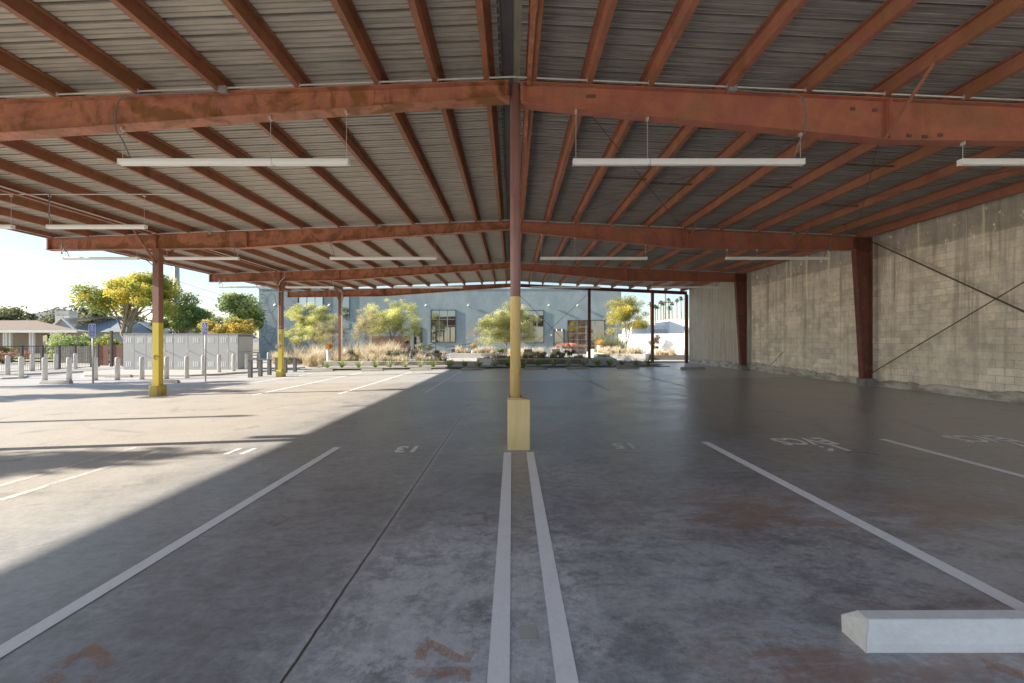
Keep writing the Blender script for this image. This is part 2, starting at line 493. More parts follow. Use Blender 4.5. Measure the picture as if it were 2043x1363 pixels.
M['ink'] = simple('black_marker', (0.015, 0.014, 0.012), None, 0.5, 4)
M['stucco'] = simple('blue_grey_stucco', (0.275, 0.345, 0.37), (0.20, 0.265, 0.29), 0.9, 0.7, (1.2, 1, 0.6), bump=0.9, fine=0.35)
M['mural'] = simple('mural_line', (0.12, 0.16, 0.175), (0.17, 0.21, 0.225), 0.9, 3)
M['frame_dark'] = simple('window_frame_dark', (0.035, 0.04, 0.042), None, 0.5, 4)
M['mullion'] = simple('mullion_grey', (0.32, 0.34, 0.35), None, 0.5, 4)
M['glass'] = mat_glass('window_glass', 0.3)
M['glass_warm'] = mat_glass('door_glass', 0.25, (0.12, 0.055, 0.04))
M['glass_pale'] = mat_glass('tall_glass', 0.45, (0.32, 0.36, 0.4))
M['lampmetal'] = simple('wall_lamp_metal', (0.62, 0.62, 0.60), None, 0.4, 4, metallic=0.4)
M['planter'] = simple('planter_concrete', (0.66, 0.64, 0.60), (0.54, 0.52, 0.49), 0.9, 1.2, bump=0.3)
M['planter_dark'] = simple('planter_board_and_shade', (0.20, 0.17, 0.14), (0.13, 0.11, 0.09), 0.85, 1.6, (0.4, 1, 4), bump=0.3)  # dark boards; also puts shade into the small planter's colour
M['plaza'] = simple('plaza_concrete', (0.52, 0.50, 0.47), (0.44, 0.42, 0.39), 0.85, 0.8, bump=0.1)
M['soil'] = simple('planting_soil', (0.20, 0.165, 0.12), (0.11, 0.09, 0.065), 1.0, 4, bump=0.6)
M['gravel'] = simple('pale_gravel', (0.42, 0.40, 0.36), (0.22, 0.21, 0.19), 1.0, 9, bump=0.8)
M['terrain'] = simple('dry_ground', (0.30, 0.265, 0.20), (0.20, 0.18, 0.12), 1.0, 0.2)
M['lawn'] = simple('straw_lawn', (0.38, 0.30, 0.14), (0.26, 0.24, 0.10), 1.0, 1.5, bump=0.5)
M['asphalt'] = simple('street_asphalt', (0.07, 0.07, 0.072), (0.05, 0.05, 0.052), 0.9, 1.0)
M['walk'] = simple('sidewalk_concrete', (0.50, 0.48, 0.45), (0.42, 0.40, 0.37), 0.9, 0.6)
M['leaf'] = mat_leaf('leaves')
M['blade'] = mat_leaf('blades', 0.25)
M['bark'] = simple('bark', (0.17, 0.13, 0.095), (0.09, 0.07, 0.05), 0.95, 3, (1, 1, 0.3), bump=0.6)
M['bark_pale'] = simple('pale_bark', (0.30, 0.25, 0.19), (0.19, 0.155, 0.11), 0.95, 3, (1, 1, 0.3), bump=0.5)
M['stake'] = simple('wood_stake', (0.34, 0.22, 0.12), (0.24, 0.15, 0.08), 0.9, 4)
M['twig'] = simple('bare_twigs', (0.36, 0.30, 0.235), (0.28, 0.23, 0.17), 0.95, 4)
M['potwhite'] = simple('white_pot', (0.70, 0.69, 0.67), (0.6, 0.59, 0.57), 0.7, 3)
M['potgrey'] = simple('grey_pot', (0.20, 0.19, 0.185), (0.14, 0.135, 0.13), 0.8, 3, bump=0.2)
M['potgreen'] = simple('green_pot', (0.16, 0.20, 0.15), (0.11, 0.145, 0.11), 0.6, 3)
M['wicker'] = simple('dark_wicker', (0.055, 0.05, 0.045), (0.035, 0.03, 0.028), 0.8, 14, bump=0.4)
M['iron'] = simple('black_iron', (0.03, 0.03, 0.032), (0.045, 0.04, 0.035), 0.6, 4)
M['redwood'] = simple('redwood_boards', (0.23, 0.085, 0.055), (0.15, 0.055, 0.038), 0.8, 2.0, (1, 1, 6), bump=0.3)
M['greywood'] = simple('grey_pickets', (0.30, 0.28, 0.25), (0.2, 0.19, 0.17), 0.9, 3, (5, 1, 0.5))
M['shingle'] = simple('brown_shingles', (0.255, 0.185, 0.145), (0.18, 0.13, 0.105), 0.95, 5, (1, 1, 3), bump=0.5, fine=0.5)
M['shingle_grey'] = simple('grey_shingles', (0.225, 0.26, 0.30), (0.185, 0.215, 0.25), 0.95, 4, (1, 1, 3), bump=0.3)
M['shingle_pale'] = simple('pale_roof', (0.60, 0.59, 0.57), (0.52, 0.51, 0.49), 0.8, 2)
M['shingle_tan'] = simple('tan_shingles', (0.40, 0.33, 0.25), (0.33, 0.27, 0.20), 0.95, 3)
M['beige'] = simple('beige_stucco', (0.42, 0.33, 0.25), (0.36, 0.28, 0.21), 0.95, 1)
M['housewhite'] = simple('house_white', (0.76, 0.76, 0.75), (0.68, 0.68, 0.67), 0.7, 2)
M['housegrey'] = simple('house_grey', (0.42, 0.45, 0.48), (0.38, 0.41, 0.44), 0.8, 2)
M['whitewall'] = simple('white_stucco', (0.96, 0.95, 0.93), (0.90, 0.89, 0.87), 0.9, 1)
M['ac'] = simple('rooftop_unit', (0.42, 0.42, 0.42), (0.33, 0.33, 0.33), 0.6, 3)
M['hill'] = simple('hazy_hill', (0.24, 0.26, 0.29), (0.20, 0.22, 0.25), 1.0, 0.02)
M['polegrey'] = simple('steel_pole', (0.36, 0.38, 0.41), (0.31, 0.33, 0.36), 0.5, 1, metallic=0.2)
M['polewood'] = simple('wood_pole', (0.22, 0.14, 0.10), (0.16, 0.10, 0.07), 0.9, 2)
M['wire'] = simple('cable', (0.10, 0.10, 0.11), None, 0.6, 4)


# ------------------------------------------------------------------ mesh builder
ORG = {}


class MB:
    def __init__(s):
        s.v, s.f = [], []

    def add(s, vs, fs):
        o = len(s.v)
        s.v += [tuple(p) for p in vs]
        s.f += [tuple(i + o for i in f) for f in fs]
        return s

    def box(s, x0, x1, y0, y1, z0, z1):
        return s.add([(x0, y0, z0), (x1, y0, z0), (x1, y1, z0), (x0, y1, z0), (x0, y0, z1), (x1, y0, z1), (x1, y1, z1), (x0, y1, z1)],
                     [(0, 3, 2, 1), (4, 5, 6, 7), (0, 1, 5, 4), (1, 2, 6, 5), (2, 3, 7, 6), (3, 0, 4, 7)])

    def hexa(s, p):
        return s.add(p, [(0, 3, 2, 1), (4, 5, 6, 7), (0, 1, 5, 4), (1, 2, 6, 5), (2, 3, 7, 6), (3, 0, 4, 7)])

    def beam(s, a, b, w, h, up=(0, 0, 1)):
        a, b = Vector(a), Vector(b)
        d = (b - a).normalized()
        u = Vector(up)
        if abs(d.dot(u)) > 0.98:
            u = Vector((0, 1, 0))
        r = d.cross(u).normalized() * (w / 2)
        t = r.cross(d).normalized() * (h / 2)
        return s.hexa([a - r - t, a + r - t, b + r - t, b - r - t, a - r + t, a + r + t, b + r + t, b - r + t])

    def tube(s, pts, r, n=8, cap=True):
        pts = [Vector(p) for p in pts]
        rs = r if isinstance(r, (list, tuple)) else [r] * len(pts)
        vs, fs = [], []
        ref = None
        for i, p in enumerate(pts):
            d = (pts[min(i + 1, len(pts) - 1)] - pts[max(i - 1, 0)])
            d = d.normalized() if d.length > 1e-9 else Vector((0, 0, 1))
            if ref is None:
                ref = d.orthogonal().normalized()
            ref = (ref - d * ref.dot(d))
            ref = ref.normalized() if ref.length > 1e-6 else d.orthogonal().normalized()
            q = d.cross(ref)
            for j in range(n):
                a = 2 * math.pi * j / n
                vs.append(p + (ref * math.cos(a) + q * math.sin(a)) * rs[i])
        for i in range(len(pts) - 1):
            for j in range(n):
                k = (j + 1) % n
                fs.append((i * n + j, i * n + k, (i + 1) * n + k, (i + 1) * n + j))
        if cap:
            fs.append(tuple(reversed(range(n))))
            fs.append(tuple(range((len(pts) - 1) * n, len(pts) * n)))
        return s.add(vs, fs)

    def lathe(s, prof, c=(0, 0, 0), n=20):
        vs, fs = [], []
        for r, z in prof:
            for j in range(n):
                a = 2 * math.pi * j / n
                vs.append((c[0] + r * math.cos(a), c[1] + r * math.sin(a), c[2] + z))
        for i in range(len(prof) - 1):
            for j in range(n):
                k = (j + 1) % n
                fs.append((i * n + j, i * n + k, (i + 1) * n + k, (i + 1) * n + j))
        fs.append(tuple(reversed(range(n))))
        fs.append(tuple(range((len(prof) - 1) * n, len(prof) * n)))
        return s.add(vs, fs)

    def poly(s, pts):
        return s.add(pts, [tuple(range(len(pts)))])

    def prism(s, prof, vec):
        """closed profile (3D points) swept by a vector"""
        n = len(prof)
        a = [Vector(p) for p in prof]
        b = [p + Vector(vec) for p in a]
        fs = [tuple(reversed(range(n))), tuple(range(n, 2 * n))]
        fs += [(i, (i + 1) % n, n + (i + 1) % n, n + i) for i in range(n)]
        return s.add(a + b, fs)

    def build(s, name, mat, parent=None, bevel=0.0, smooth=False, org=None):
        me = bpy.data.meshes.new(name)
        o = org if org is not None else (ORG.get(parent.name) if parent else Vector((0, 0, 0)))
        o = Vector(o)
        me.from_pydata([(p[0] - o.x, p[1] - o.y, p[2] - o.z) for p in s.v], [], s.f)
        me.materials.append(mat)
        if smooth:
            me.polygons.foreach_set('use_smooth', [True] * len(me.polygons))
        me.update()
        ob = bpy.data.objects.new(name, me)
        COL.objects.link(ob)
        if parent:
            ob.parent = parent
        else:
            ob.location = o
        ORG[ob.name] = o
        if bevel:
            bv = ob.modifiers.new('bevel', 'BEVEL')
            bv.width = bevel
            bv.segments = 2
            bv.limit_method = 'ANGLE'
            bv.angle_limit = R(50)
        return ob


def tag(o, label, cat, group=None):
    o['label'] = label
    o['category'] = cat
    if group:
        o['group'] = group
    return o


def thing(name, label, cat, loc, group=None):
    o = bpy.data.objects.new(name, None)
    o.empty_display_size = 0.2
    COL.objects.link(o)
    o.location = loc
    ORG[o.name] = Vector(loc)
    return tag(o, label, cat, group)


def struct(o):
    o['kind'] = 'structure'
    return o


def stuff(o, label=None, cat=None):
    o['kind'] = 'stuff'
    if label:
        tag(o, label, cat)
    return o


def copy_tree(o, parent=None):
    c = o.copy()
    COL.objects.link(c)
    if parent:
        c.parent = parent
    for ch in list(o.children):
        copy_tree(ch, c)
    return c


def place(proto, used, loc, rz, label, group=None):
    o = proto if not used else copy_tree(proto)
    o.location = loc
    o.rotation_euler = (0, 0, rz)
    o['label'] = label
    if group:
        o['group'] = group
    return o


def text_geo(txt, size, spacing=1.0, offset=0.0):
    cu = bpy.data.curves.new('lettering', 'FONT')
    cu.body = txt
    cu.size = size
    cu.offset = offset
    cu.align_x = 'CENTER'
    cu.align_y = 'CENTER'
    cu.space_character = spacing
    ob = bpy.data.objects.new('lettering', cu)
    COL.objects.link(ob)
    dg = bpy.context.evaluated_depsgraph_get()
    me = ob.evaluated_get(dg).to_mesh()
    vs = [v.co.copy() for v in me.vertices]
    fs = [tuple(p.vertices) for p in me.polygons]
    ob.evaluated_get(dg).to_mesh_clear()
    bpy.data.objects.remove(ob)
    bpy.data.curves.remove(cu)
    return vs, fs


# ------------------------------------------------------------------ leaf clouds
def np_mesh(name, quads, cols, mat, parent=None, org=(0, 0, 0)):
    """quads (n,4,3) world coords, cols (n,3)"""
    n = len(quads)
    o = ORG[parent.name] if parent else Vector(org)
    v = (quads.reshape(-1, 3) - np.array(o[:])).astype(np.float32)
    me = bpy.data.meshes.new(name)
    me.vertices.add(4 * n)
    me.vertices.foreach_set('co', v.ravel())
    me.loops.add(4 * n)
    me.loops.foreach_set('vertex_index', np.arange(4 * n, dtype=np.int32))
    me.polygons.add(n)
    me.polygons.foreach_set('loop_start', np.arange(0, 4 * n, 4, dtype=np.int32))
    ca = me.color_attributes.new('Col', 'FLOAT_COLOR', 'POINT')
    c4 = np.ones((n, 4, 4), dtype=np.float32)
    c4[:, :, :3] = cols[:, None, :]
    ca.data.foreach_set('color', c4.ravel())
    me.materials.append(mat)
    me.update()
    me.validate()
    ob = bpy.data.objects.new(name, me)
    COL.objects.link(ob)
    if parent:
        ob.parent = parent
    else:
        ob.location = o
    ORG[ob.name] = Vector(o)
    return ob


def leaves(rng, clumps, n, size, palette, aspect=2.0, droop=0.0):
    """clumps: (x,y,z,rx,ry,rz,tone); palette: dark, mid, light"""
    cl = np.array(clumps, dtype=float)
    w = (cl[:, 3] * cl[:, 4] * cl[:, 5]) ** (2 / 3)
    idx = rng.choice(len(cl), n, p=w / w.sum())
    d = rng.normal(size=(n, 3))
    d /= np.linalg.norm(d, axis=1)[:, None]
    r = rng.random(n) ** 0.42 * (1 + 0.16 * rng.normal(size=n))
    c = cl[idx]
    p = c[:, :3] + d * r[:, None] * c[:, 3:6]
    a = rng.normal(size=(n, 3))
    a[:, 2] -= droop
    a /= np.linalg.norm(a, axis=1)[:, None]
    b = np.cross(a, rng.normal(size=(n, 3)))
    b /= np.linalg.norm(b, axis=1)[:, None]
    s = size * (0.6 + 0.8 * rng.random(n))[:, None]
    q = np.stack([p - a * s * 0.5, p + b * s * 0.5 / aspect, p + a * s * 0.5, p - b * s * 0.5 / aspect], axis=1)
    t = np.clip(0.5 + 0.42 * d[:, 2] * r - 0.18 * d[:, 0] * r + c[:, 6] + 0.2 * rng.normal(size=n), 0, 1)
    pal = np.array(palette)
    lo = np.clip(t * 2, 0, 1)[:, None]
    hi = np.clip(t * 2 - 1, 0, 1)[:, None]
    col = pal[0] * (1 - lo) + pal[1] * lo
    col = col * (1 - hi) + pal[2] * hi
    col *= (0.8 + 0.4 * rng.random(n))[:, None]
    return q, col


def crown_clumps(rng, c, rx, ry, rz, n, size):
    out = []
    for i in range(n):
        d = rng.normal(size=3)
        d /= np.linalg.norm(d)
        if d[2] < -0.75:
            d[2] *= -0.4
        r = rng.random() ** 0.5
        s = size * (0.65 + 0.7 * rng.random())
        out.append((c[0] + d[0] * r * rx, c[1] + d[1] * r * ry, c[2] + d[2] * r * rz, s, s, s * 0.72, 0.3 * rng.normal()))
    return out


PALO = [(0.22, 0.26, 0.08), (0.55, 0.56, 0.17), (0.88, 0.84, 0.30)]
YELLOW = [(0.15, 0.22, 0.05), (0.46, 0.46, 0.07), (0.92, 0.70, 0.08)]
GREEN = [(0.10, 0.16, 0.05), (0.26, 0.36, 0.11), (0.5, 0.56, 0.2)]
OLIVE = [(0.06, 0.075, 0.035), (0.15, 0.165, 0.075), (0.30, 0.29, 0.13)]


def tree(name, label, base, height, crown, nclump, csize, nleaf, lsize, palette, seed, trunks=1, tr=0.09, group=None,
         bark='bark', cat='tree', lean=0.0, aspect=2.0, stakes=0):
    rng = np.random.default_rng(seed)
    base = Vector(base)
    root = thing(name, label, cat, base, group)
    cx, cy, cz, rx, ry, rz = crown
    c = (base.x + cx, base.y + cy, base.z + cz)
    cl = crown_clumps(rng, c, rx, ry, rz, nclump, csize)
    tb = MB()
    for k in range(trunks):
        off = Vector((rng.normal() * 0.12 * (trunks > 1), rng.normal() * 0.12, 0))
        top = Vector((c[0] + rng.normal() * rx * 0.2, c[1], c[2] - rz * 0.25))
        b0 = base + off
        mid = b0.lerp(top, 0.45) + Vector((rng.normal() * 0.12 - lean, rng.normal() * 0.1, 0))
        tb.tube([b0 - Vector((0, 0, 0.1)), b0.lerp(mid, 0.5) + Vector((rng.normal() * 0.04, 0, 0)), mid, top], [tr * 1.15, tr, tr * 0.8, tr * 0.4], 8)
        for q in cl[k::trunks * (2 if len(cl) > 30 else 1)]:
            e = Vector(q[:3])
            s0 = mid.lerp(top, rng.random() * 0.8)
            m2 = s0.lerp(e, 0.5) + Vector((0, 0, 0.12 * (e - s0).length))
            tb.tube([s0, m2, e], [tr * 0.32, tr * 0.2, tr * 0.06], 5, cap=False)
    tb.build('trunk', M[bark], root, smooth=True)
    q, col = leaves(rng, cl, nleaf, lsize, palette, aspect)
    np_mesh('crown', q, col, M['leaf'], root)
    for k in range(stakes):
        x = base.x + (-0.35 + 0.7 * k / max(stakes - 1, 1))
        MB().tube([(x, base.y - 0.1, base.z - 0.05), (x + 0.04, base.y - 0.1, base.z + 2.0)], 0.03, 6).build('stake', M['stake'], root)
    return root


def blades(rng, pts, h, w, palette, lean=0.35, seg=1):
    """thin upright blades at pts (n,3): each a narrow bent quad pair"""
    n = len(pts)
    hh = h * (0.55 + 0.6 * rng.random(n))
    az = rng.random(n) * 2 * np.pi
    ln = lean * (0.3 + rng.random(n)) * hh
    d = np.stack([np.cos(az), np.sin(az), np.zeros(n)], 1)
    side = np.stack([-np.sin(az), np.cos(az), np.zeros(n)], 1)
    up = np.array([0, 0, 1.0])
    p0 = pts
    p1 = pts + up * (hh * 0.6)[:, None] + d * (ln * 0.3)[:, None]
    p2 = pts + up * hh[:, None] + d * ln[:, None]
    ww = (w * (0.6 + 0.8 * rng.random(n)))[:, None]
    q1 = np.stack([p0 - side * ww * .5, p0 + side * ww * .5, p1 + side * ww * .45, p1 - side * ww * .45], 1)
    q2 = np.stack([p1 - side * ww * .45, p1 + side * ww * .45, p2 + side * ww * .1, p2 - side * ww * .1], 1)
    pal = np.array(palette)
    t = np.clip(rng.random(n), 0, 1)[:, None]
    c1 = pal[0] * (1 - t) + pal[1] * t
    c2 = pal[1] * (1 - t) + pal[2] * t
    return np.concatenate([q1, q2]), np.concatenate([c1, c2])


STRAW = [(0.34, 0.26, 0.13), (0.62, 0.51, 0.32), (0.85, 0.76, 0.58)]


# ================================================================== GROUND
def sheet(name, pts, mat, parent=None, z=None):
    mb = MB()
    mb.poly([(p[0], p[1], p[2] if len(p) > 2 else z) for p in pts])
    o = mb.build(name, M[mat], parent)
    if not parent:
        struct(o)
    return o


sheet('ground', [(-3000, -3000), (3000, -3000), (3000, 3000), (-3000, 3000)], 'terrain', z=-0.40)

# parking slab: sloping across, level left of -16.5
mb = MB()
xs = [-30.0, -16.5, 14.0]
for i in range(len(xs) - 1):
    a, b = xs[i], xs[i + 1]
    mb.poly([(a, -12, fz(a)), (b, -12, fz(b)), (b, 30.2, fz(b)), (a, 30.2, fz(a))])
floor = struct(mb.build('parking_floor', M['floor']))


def line(x0, x1, y0, y1, mat='line'):
    e = 0.004
    MB().poly([(x0, y0, fz(x0) + e), (x1, y0, fz(x1) + e), (x1, y1, fz(x1) + e), (x0, y1, fz(x0) + e)]).build('stall_line', M[mat], floor)


line(-0.124, -0.012, 0.9, 6.34)
line(0.218, 0.330, 0.9, 6.34)
line(-2.915, -2.795, 0.9, 6.80)
line(3.10, 3.225, 0.9, 6.82)
line(6.05, 6.165, 0.9, 6.86)
line(9.1, 9.21, 0.9, 6.86)
line(-6.36, -6.25, 0.9, 7.0, 'line_worn')
line(-5.76, -5.65, 0.9, 6.95, 'line_worn')
line(-8.65, -8.54, 0.9, 7.0, 'line_worn')
for x in (-2.95, -5.85, -8.75, -11.6, 3.25, 6.2, 9.25):
    line(x - 0.055, x + 0.055, 14.0, 24.2, 'line_worn' if x > 0 else 'line')


def stencil(txt, cx, cy, size, mat, sx=1.0, sy=1.0, name='stall_number'):
    vs, fs = text_geo(txt, size, 1.08, size * 0.034)
    mb = MB()
    mb.add([(cx - v.x * sx, cy - v.y * sy, fz(cx - v.x * sx) + 0.004) for v in vs], fs)
    mb.build(name, M[mat], floor)


stencil('11', -4.33, 6.64, 0.46, 'stencil')
stencil('13', -1.66, 6.63, 0.48, 'stencil', 0.82, 1.05)
stencil('15', 1.80, 6.66, 0.46, 'stencil_faint', 0.82, 1.05)
stencil('EVCS', 4.76, 6.80, 0.58, 'stencil', 0.64, 1.05)
stencil('16', 4.90, 6.36, 0.48, 'stencil', 0.9, 1.0)
stencil('EVCS', 7.66, 6.82, 0.58, 'stencil', 0.64, 1.05)
stencil('17', 7.92, 6.38, 0.48, 'stencil', 0.9, 1.0)


def stroke(pxs, w, mat):
    """old painted brush strokes on the slab, given by points along their centre line"""
    pts = [gp(*p) for p in pxs]
    mb = MB()
    L, Rr = [], []
    for i, p in enumerate(pts):
        d = pts[min(i + 1, len(pts) - 1)] - pts[max(i - 1, 0)]
        d.z = 0
        d.normalize()
        s = Vector((-d.y, d.x, 0)) * w / 2
        L.append(p + s)
        Rr.append(p - s)
    e = Vector((0, 0, 0.004))
    for i in range(len(pts) - 1):
        mb.poly([tuple(q + e) for q in (L[i], Rr[i], Rr[i + 1], L[i + 1])])
    mb.build('old_number', M[mat], floor)


stroke([(846, 1281), (880, 1297), (910, 1315), (932, 1318), (938, 1300)], 0.06, 'old_orange')
stroke([(838, 1318), (848, 1290)], 0.06, 'old_orange')
stroke([(826, 1352), (836, 1344), (880, 1342), (915, 1340), (928, 1345), (926, 1362)], 0.06, 'old_orange')
stroke([(880, 1342), (882, 1356)], 0.05, 'old_orange')
stroke([(112, 1335), (150, 1308), (176, 1294), (200, 1312), (215, 1330)], 0.07, 'old_orange')
stroke([(72, 1363), (95, 1355), (120, 1362)], 0.07, 'old_orange')
stroke([(172, 1362), (186, 1352)], 0.06, 'old_orange')
stroke([(535, 1048), (560, 1030), (580, 1036), (545, 1052)], 0.05, 'old_orange2')
stroke([(920, 1030), (968, 1024), (970, 1046), (930, 1050)], 0.05, 'old_orange2')
stroke([(1690, 903), (1735, 905), (1750, 909)], 0.08, 'old_orange2')
stroke([(1965, 1325), (2000, 1335), (2043, 1350)], 0.08, 'old_orange')

# small cover plate between the double line
MB().poly([(0.045, 2.36, 0.0045), (0.145, 2.36, 0.0055), (0.145, 2.47, 0.0055), (0.045, 2.47, 0.0045)]).build('cover_plate', M['walk'], floor)

# courtyard plaza
struct(MB().box(-13.3, 60, 30.22, 90, -0.4, 0.24).build('plaza', M['plaza']))
sheet('walkway', [(-34, 30.2), (-13.3, 30.2), (-13.3, 90), (-34, 90)], 'plaza', z=-0.215)
# sidewalk, lawn and street at the left beyond the fence
sheet('sidewalk', [(-80, 18), (-30.0, 18), (-30.0, 38.5), (-80, 38.5)], 'walk', z=-0.24)
sheet('lawn', [(-120, 38.5), (-34, 38.5), (-34, 60), (-120, 60)], 'lawn', z=-0.10)
sheet('street', [(-200, 4), (-31.5, 4), (-31.5, 18), (-200, 18)], 'asphalt', z=-0.30)

# ================================================================== CANOPY
canopy = thing('parking_canopy', 'rust red steel carport canopy with corrugated roof over the parking floor', 'carport', (0, 0, 0))


def topL(x):
    return 5.82 - 0.0385 * abs(x)


def topR(x):
    return 5.82 - 0.0455 * abs(x)


def interp(x, pts):
    for (a, za), (b, zb) in zip(pts, pts[1:]):
        if a <= x <= b:
            return za + (zb - za) * (x - a) / (b - a)
    return pts[-1][1] if x > pts[-1][0] else pts[0][1]


BL = [(0.0, 5.56), (9.1, 4.905), (15.95, 4.825)]
BR = [(0.0, 5.485), (6.0, 4.885), (12.0, 4.83)]


def rafter(Y, xs, sgn, top, bot, fw, mat, splice=None, name='rafter'):
    """tapered I-section along x: web, two flanges, stiffeners"""
    mb = MB()
    tf = 0.014
    for a, b in zip(xs, xs[1:]):
        za0, za1, zb0, zb1 = bot(a), top(a), bot(b), top(b)
        xa, xb = sgn * a, sgn * b
        if sgn < 0:
            xa, xb, za0, za1, zb0, zb1 = xb, xa, zb0, zb1, za0, za1
        for (y0, y1, la, ha, lb, hb) in ((Y - 0.006, Y + 0.006, za0 + tf, za1 - tf, zb0 + tf, zb1 - tf),
                                         (Y - fw / 2, Y + fw / 2, za0, za0 + tf, zb0, zb0 + tf),
                                         (Y - fw / 2, Y + fw / 2, za1 - tf, za1, zb1 - tf, zb1)):
            mb.hexa([(xa, y0, la), (xb, y0, lb), (xb, y1, lb), (xa, y1, la), (xa, y0, ha), (xb, y0, hb), (xb, y1, hb), (xa, y1, ha)])
    for s_ in (splice or []):
        for dx in (-0.012, 0.012):
            x = sgn * (s_ + dx)
            mb.box(x - 0.009, x + 0.009, Y - fw / 2 + 0.004, Y + fw / 2 - 0.004, bot(s_) + 0.016, top(s_) - 0.016)
        for zz in np.linspace(bot(s_) + 0.08, top(s_) - 0.08, 5):
            for yy in (-0.07, 0.07):
                mb.tube([(sgn * s_ - 0.035, Y + yy, zz), (sgn * s_ + 0.035, Y + yy, zz)], 0.013, 6)
    return mb.build(name, M[mat], canopy)


for i, Y in enumerate(D):
    rafter(Y, [0.04, 9.1, 15.95], -1, topL, lambda x: interp(x, BL), 0.235, 'rafterL', [0.09, 9.1, 12.2, 15.9])
    if i < 3:
        rafter(Y, [0.14, 6.0, 11.85], 1, topR, lambda x: interp(x, BR), 0.19, 'rafterR', [0.16, 6.0])
    else:
        rafter(Y, [0.14, 12.45], 1, topR, lambda x: topR(x) - 0.235, 0.15, 'columnR')

# bolts, stubs of old clips and grime on the near right rafter
mb = MB()
for x, z in ((1.22, 5.62), (1.30, 5.62), (5.45, 5.42), (5.8, 5.40), (6.35, 4.99), (6.6, 4.98), (6.85, 5.0)):
    MB().box(x - 0.035, x + 0.035, D[0] - 0.03, D[0] - 0.006, z - 0.03, z + 0.02).build('old_clip', M['rod'], canopy, bevel=0.008)

# purlins
PL = [0.36, 1.17, 2.08, 3.33, 4.58, 5.86, 7.13, 8.42, 9.7, 10.98, 13.1, 14.4]
PR = [0.30, 1.18, 2.14, 3.37, 4.60, 5.84, 7.08, 8.36, 9.66, 10.9]
Y0, Y1 = -1.0, 29.75


def purlin(x, sgn, z, mat, h=0.2, fl=0.085, y0=Y0, y1=Y1, name='purlin'):
    t = 0.004
    s = sgn
    X = s * x
    # Z section: bottom flange away from the ridge, top flange toward it
    pr = [(X, z), (X + s * fl, z), (X + s * fl, z + 0.016), (X + s * (fl - t), z + 0.016), (X + s * (fl - t), z + t), (X + s * t, z + t),
          (X + s * t, z + h), (X - s * fl, z + h), (X - s * fl, z + h - 0.016), (X - s * (fl - t), z + h - 0.016), (X - s * (fl - t), z + h - t), (X, z + h - t)]
    mb = MB()
    n = len(pr)
    a = [(p[0], y0, p[1]) for p in pr]
    b = [(p[0], y1, p[1]) for p in pr]
    mb.add(a + b, [(i, (i + 1) % n, n + (i + 1) % n, n + i) for i in range(n)])
    # lap stiffeners and bolts where it crosses each rafter
    for Y in D:
        mb.box(X - 0.004, X + 0.009, Y - 0.05, Y + 0.05, z + 0.006, z + 0.15)
        for dy in (-0.03, 0.03):
            mb.tube([(X - s * 0.012, Y - 0.42 + dy, z + 0.11), (X + s * 0.012, Y - 0.42 + dy, z + 0.11)], 0.011, 6)
            mb.tube([(X - s * 0.012, Y - 0.42 + dy, z + 0.07), (X + s * 0.012, Y - 0.42 + dy, z + 0.07)], 0.011, 6)
    o = mb.build(name, M[mat], canopy)
    return o


for x in PL:
    purlin(x, -1, topL(x) + 0.002, 'purlinL')
for x in PR:
    purlin(x, 1, topR(x) + 0.002, 'purlinR')
# eave members
purlin(15.8, -1, topL(15.8) + 0.002, 'purlinL', 0.23, 0.09, name='eave_purlin')
purlin(12.05, 1, topR(12.05) - 0.02, 'purlinR', 0.22, 0.10, name='eave_purlin')
# double channel along the left column line
for dx in (-0.10, 0.10):
    x = -12.2 + dx
    MB().box(x - 0.006, x + 0.006, Y0, Y1, topL(12.2) + 0.004, topL(12.2) + 0.2).box(
        min(x, x + dx * 0.7), max(x, x + dx * 0.7), Y0, Y1, topL(12.2) - 0.004, topL(12.2) + 0.003).build('strut_channel', M['purlinL'], canopy)

# roof sheets
PROF = [(0.0, 0.0), (0.058, 0.0), (0.066, 0.014), (0.080, 0.014), (0.088, 0.0), (0.146, 0.0), (0.154, 0.014), (0.168, 0.014), (0.176, 0.0), (0.232, 0.0), (0.246, 0.060), (0.272, 0.060), (0.288, 0.0)]
PER = 0.305


def deck(xa, za, xb, zb, mat):
    prof = []
    y = Y0
    while y < Y1:
        for py, pz in PROF:
            if y + py < Y1:
                prof.append((y + py, pz))
        y += PER
    mb = MB()
    n = len(prof)
    vs = [(xa, p[0], za + p[1]) for p in prof] + [(xb, p[0], zb + p[1]) for p in prof]
    mb.add(vs, [(i, i + 1, n + i + 1, n + i) for i in range(n - 1)])
    # upper skin so that the sheet has a thickness
    vs = [(xa, p[0], za + p[1] + 0.003) for p in prof] + [(xb, p[0], zb + p[1] + 0.003) for p in prof]
    mb.add(vs, [(n + i, n + i + 1, i + 1, i) for i in range(n - 1)])
    return mb.build('roof_sheet', M[mat], canopy)


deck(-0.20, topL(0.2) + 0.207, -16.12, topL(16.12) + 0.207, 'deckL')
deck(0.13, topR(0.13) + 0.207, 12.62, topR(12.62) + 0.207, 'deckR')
MB().box(-0.34, 0.02, Y0, Y1, 6.055, 6.06).build('ridge_cap', M['ridge'], canopy)
MB().box(0.0, 0.3, Y0, Y1, 6.0625, 6.067).build('ridge_cap', M['ridge_light'], canopy)
mb = MB()
y = Y0
while y < Y1:
    mb.box(-0.33, -0.17, y, y + 0.02, 6.025, 6.05)
    y += 0.155
mb.box(-0.172, -0.166, Y0, Y1, 6.02, 6.05)
mb.build('ridge_closure', M['ridge_light'], canopy)

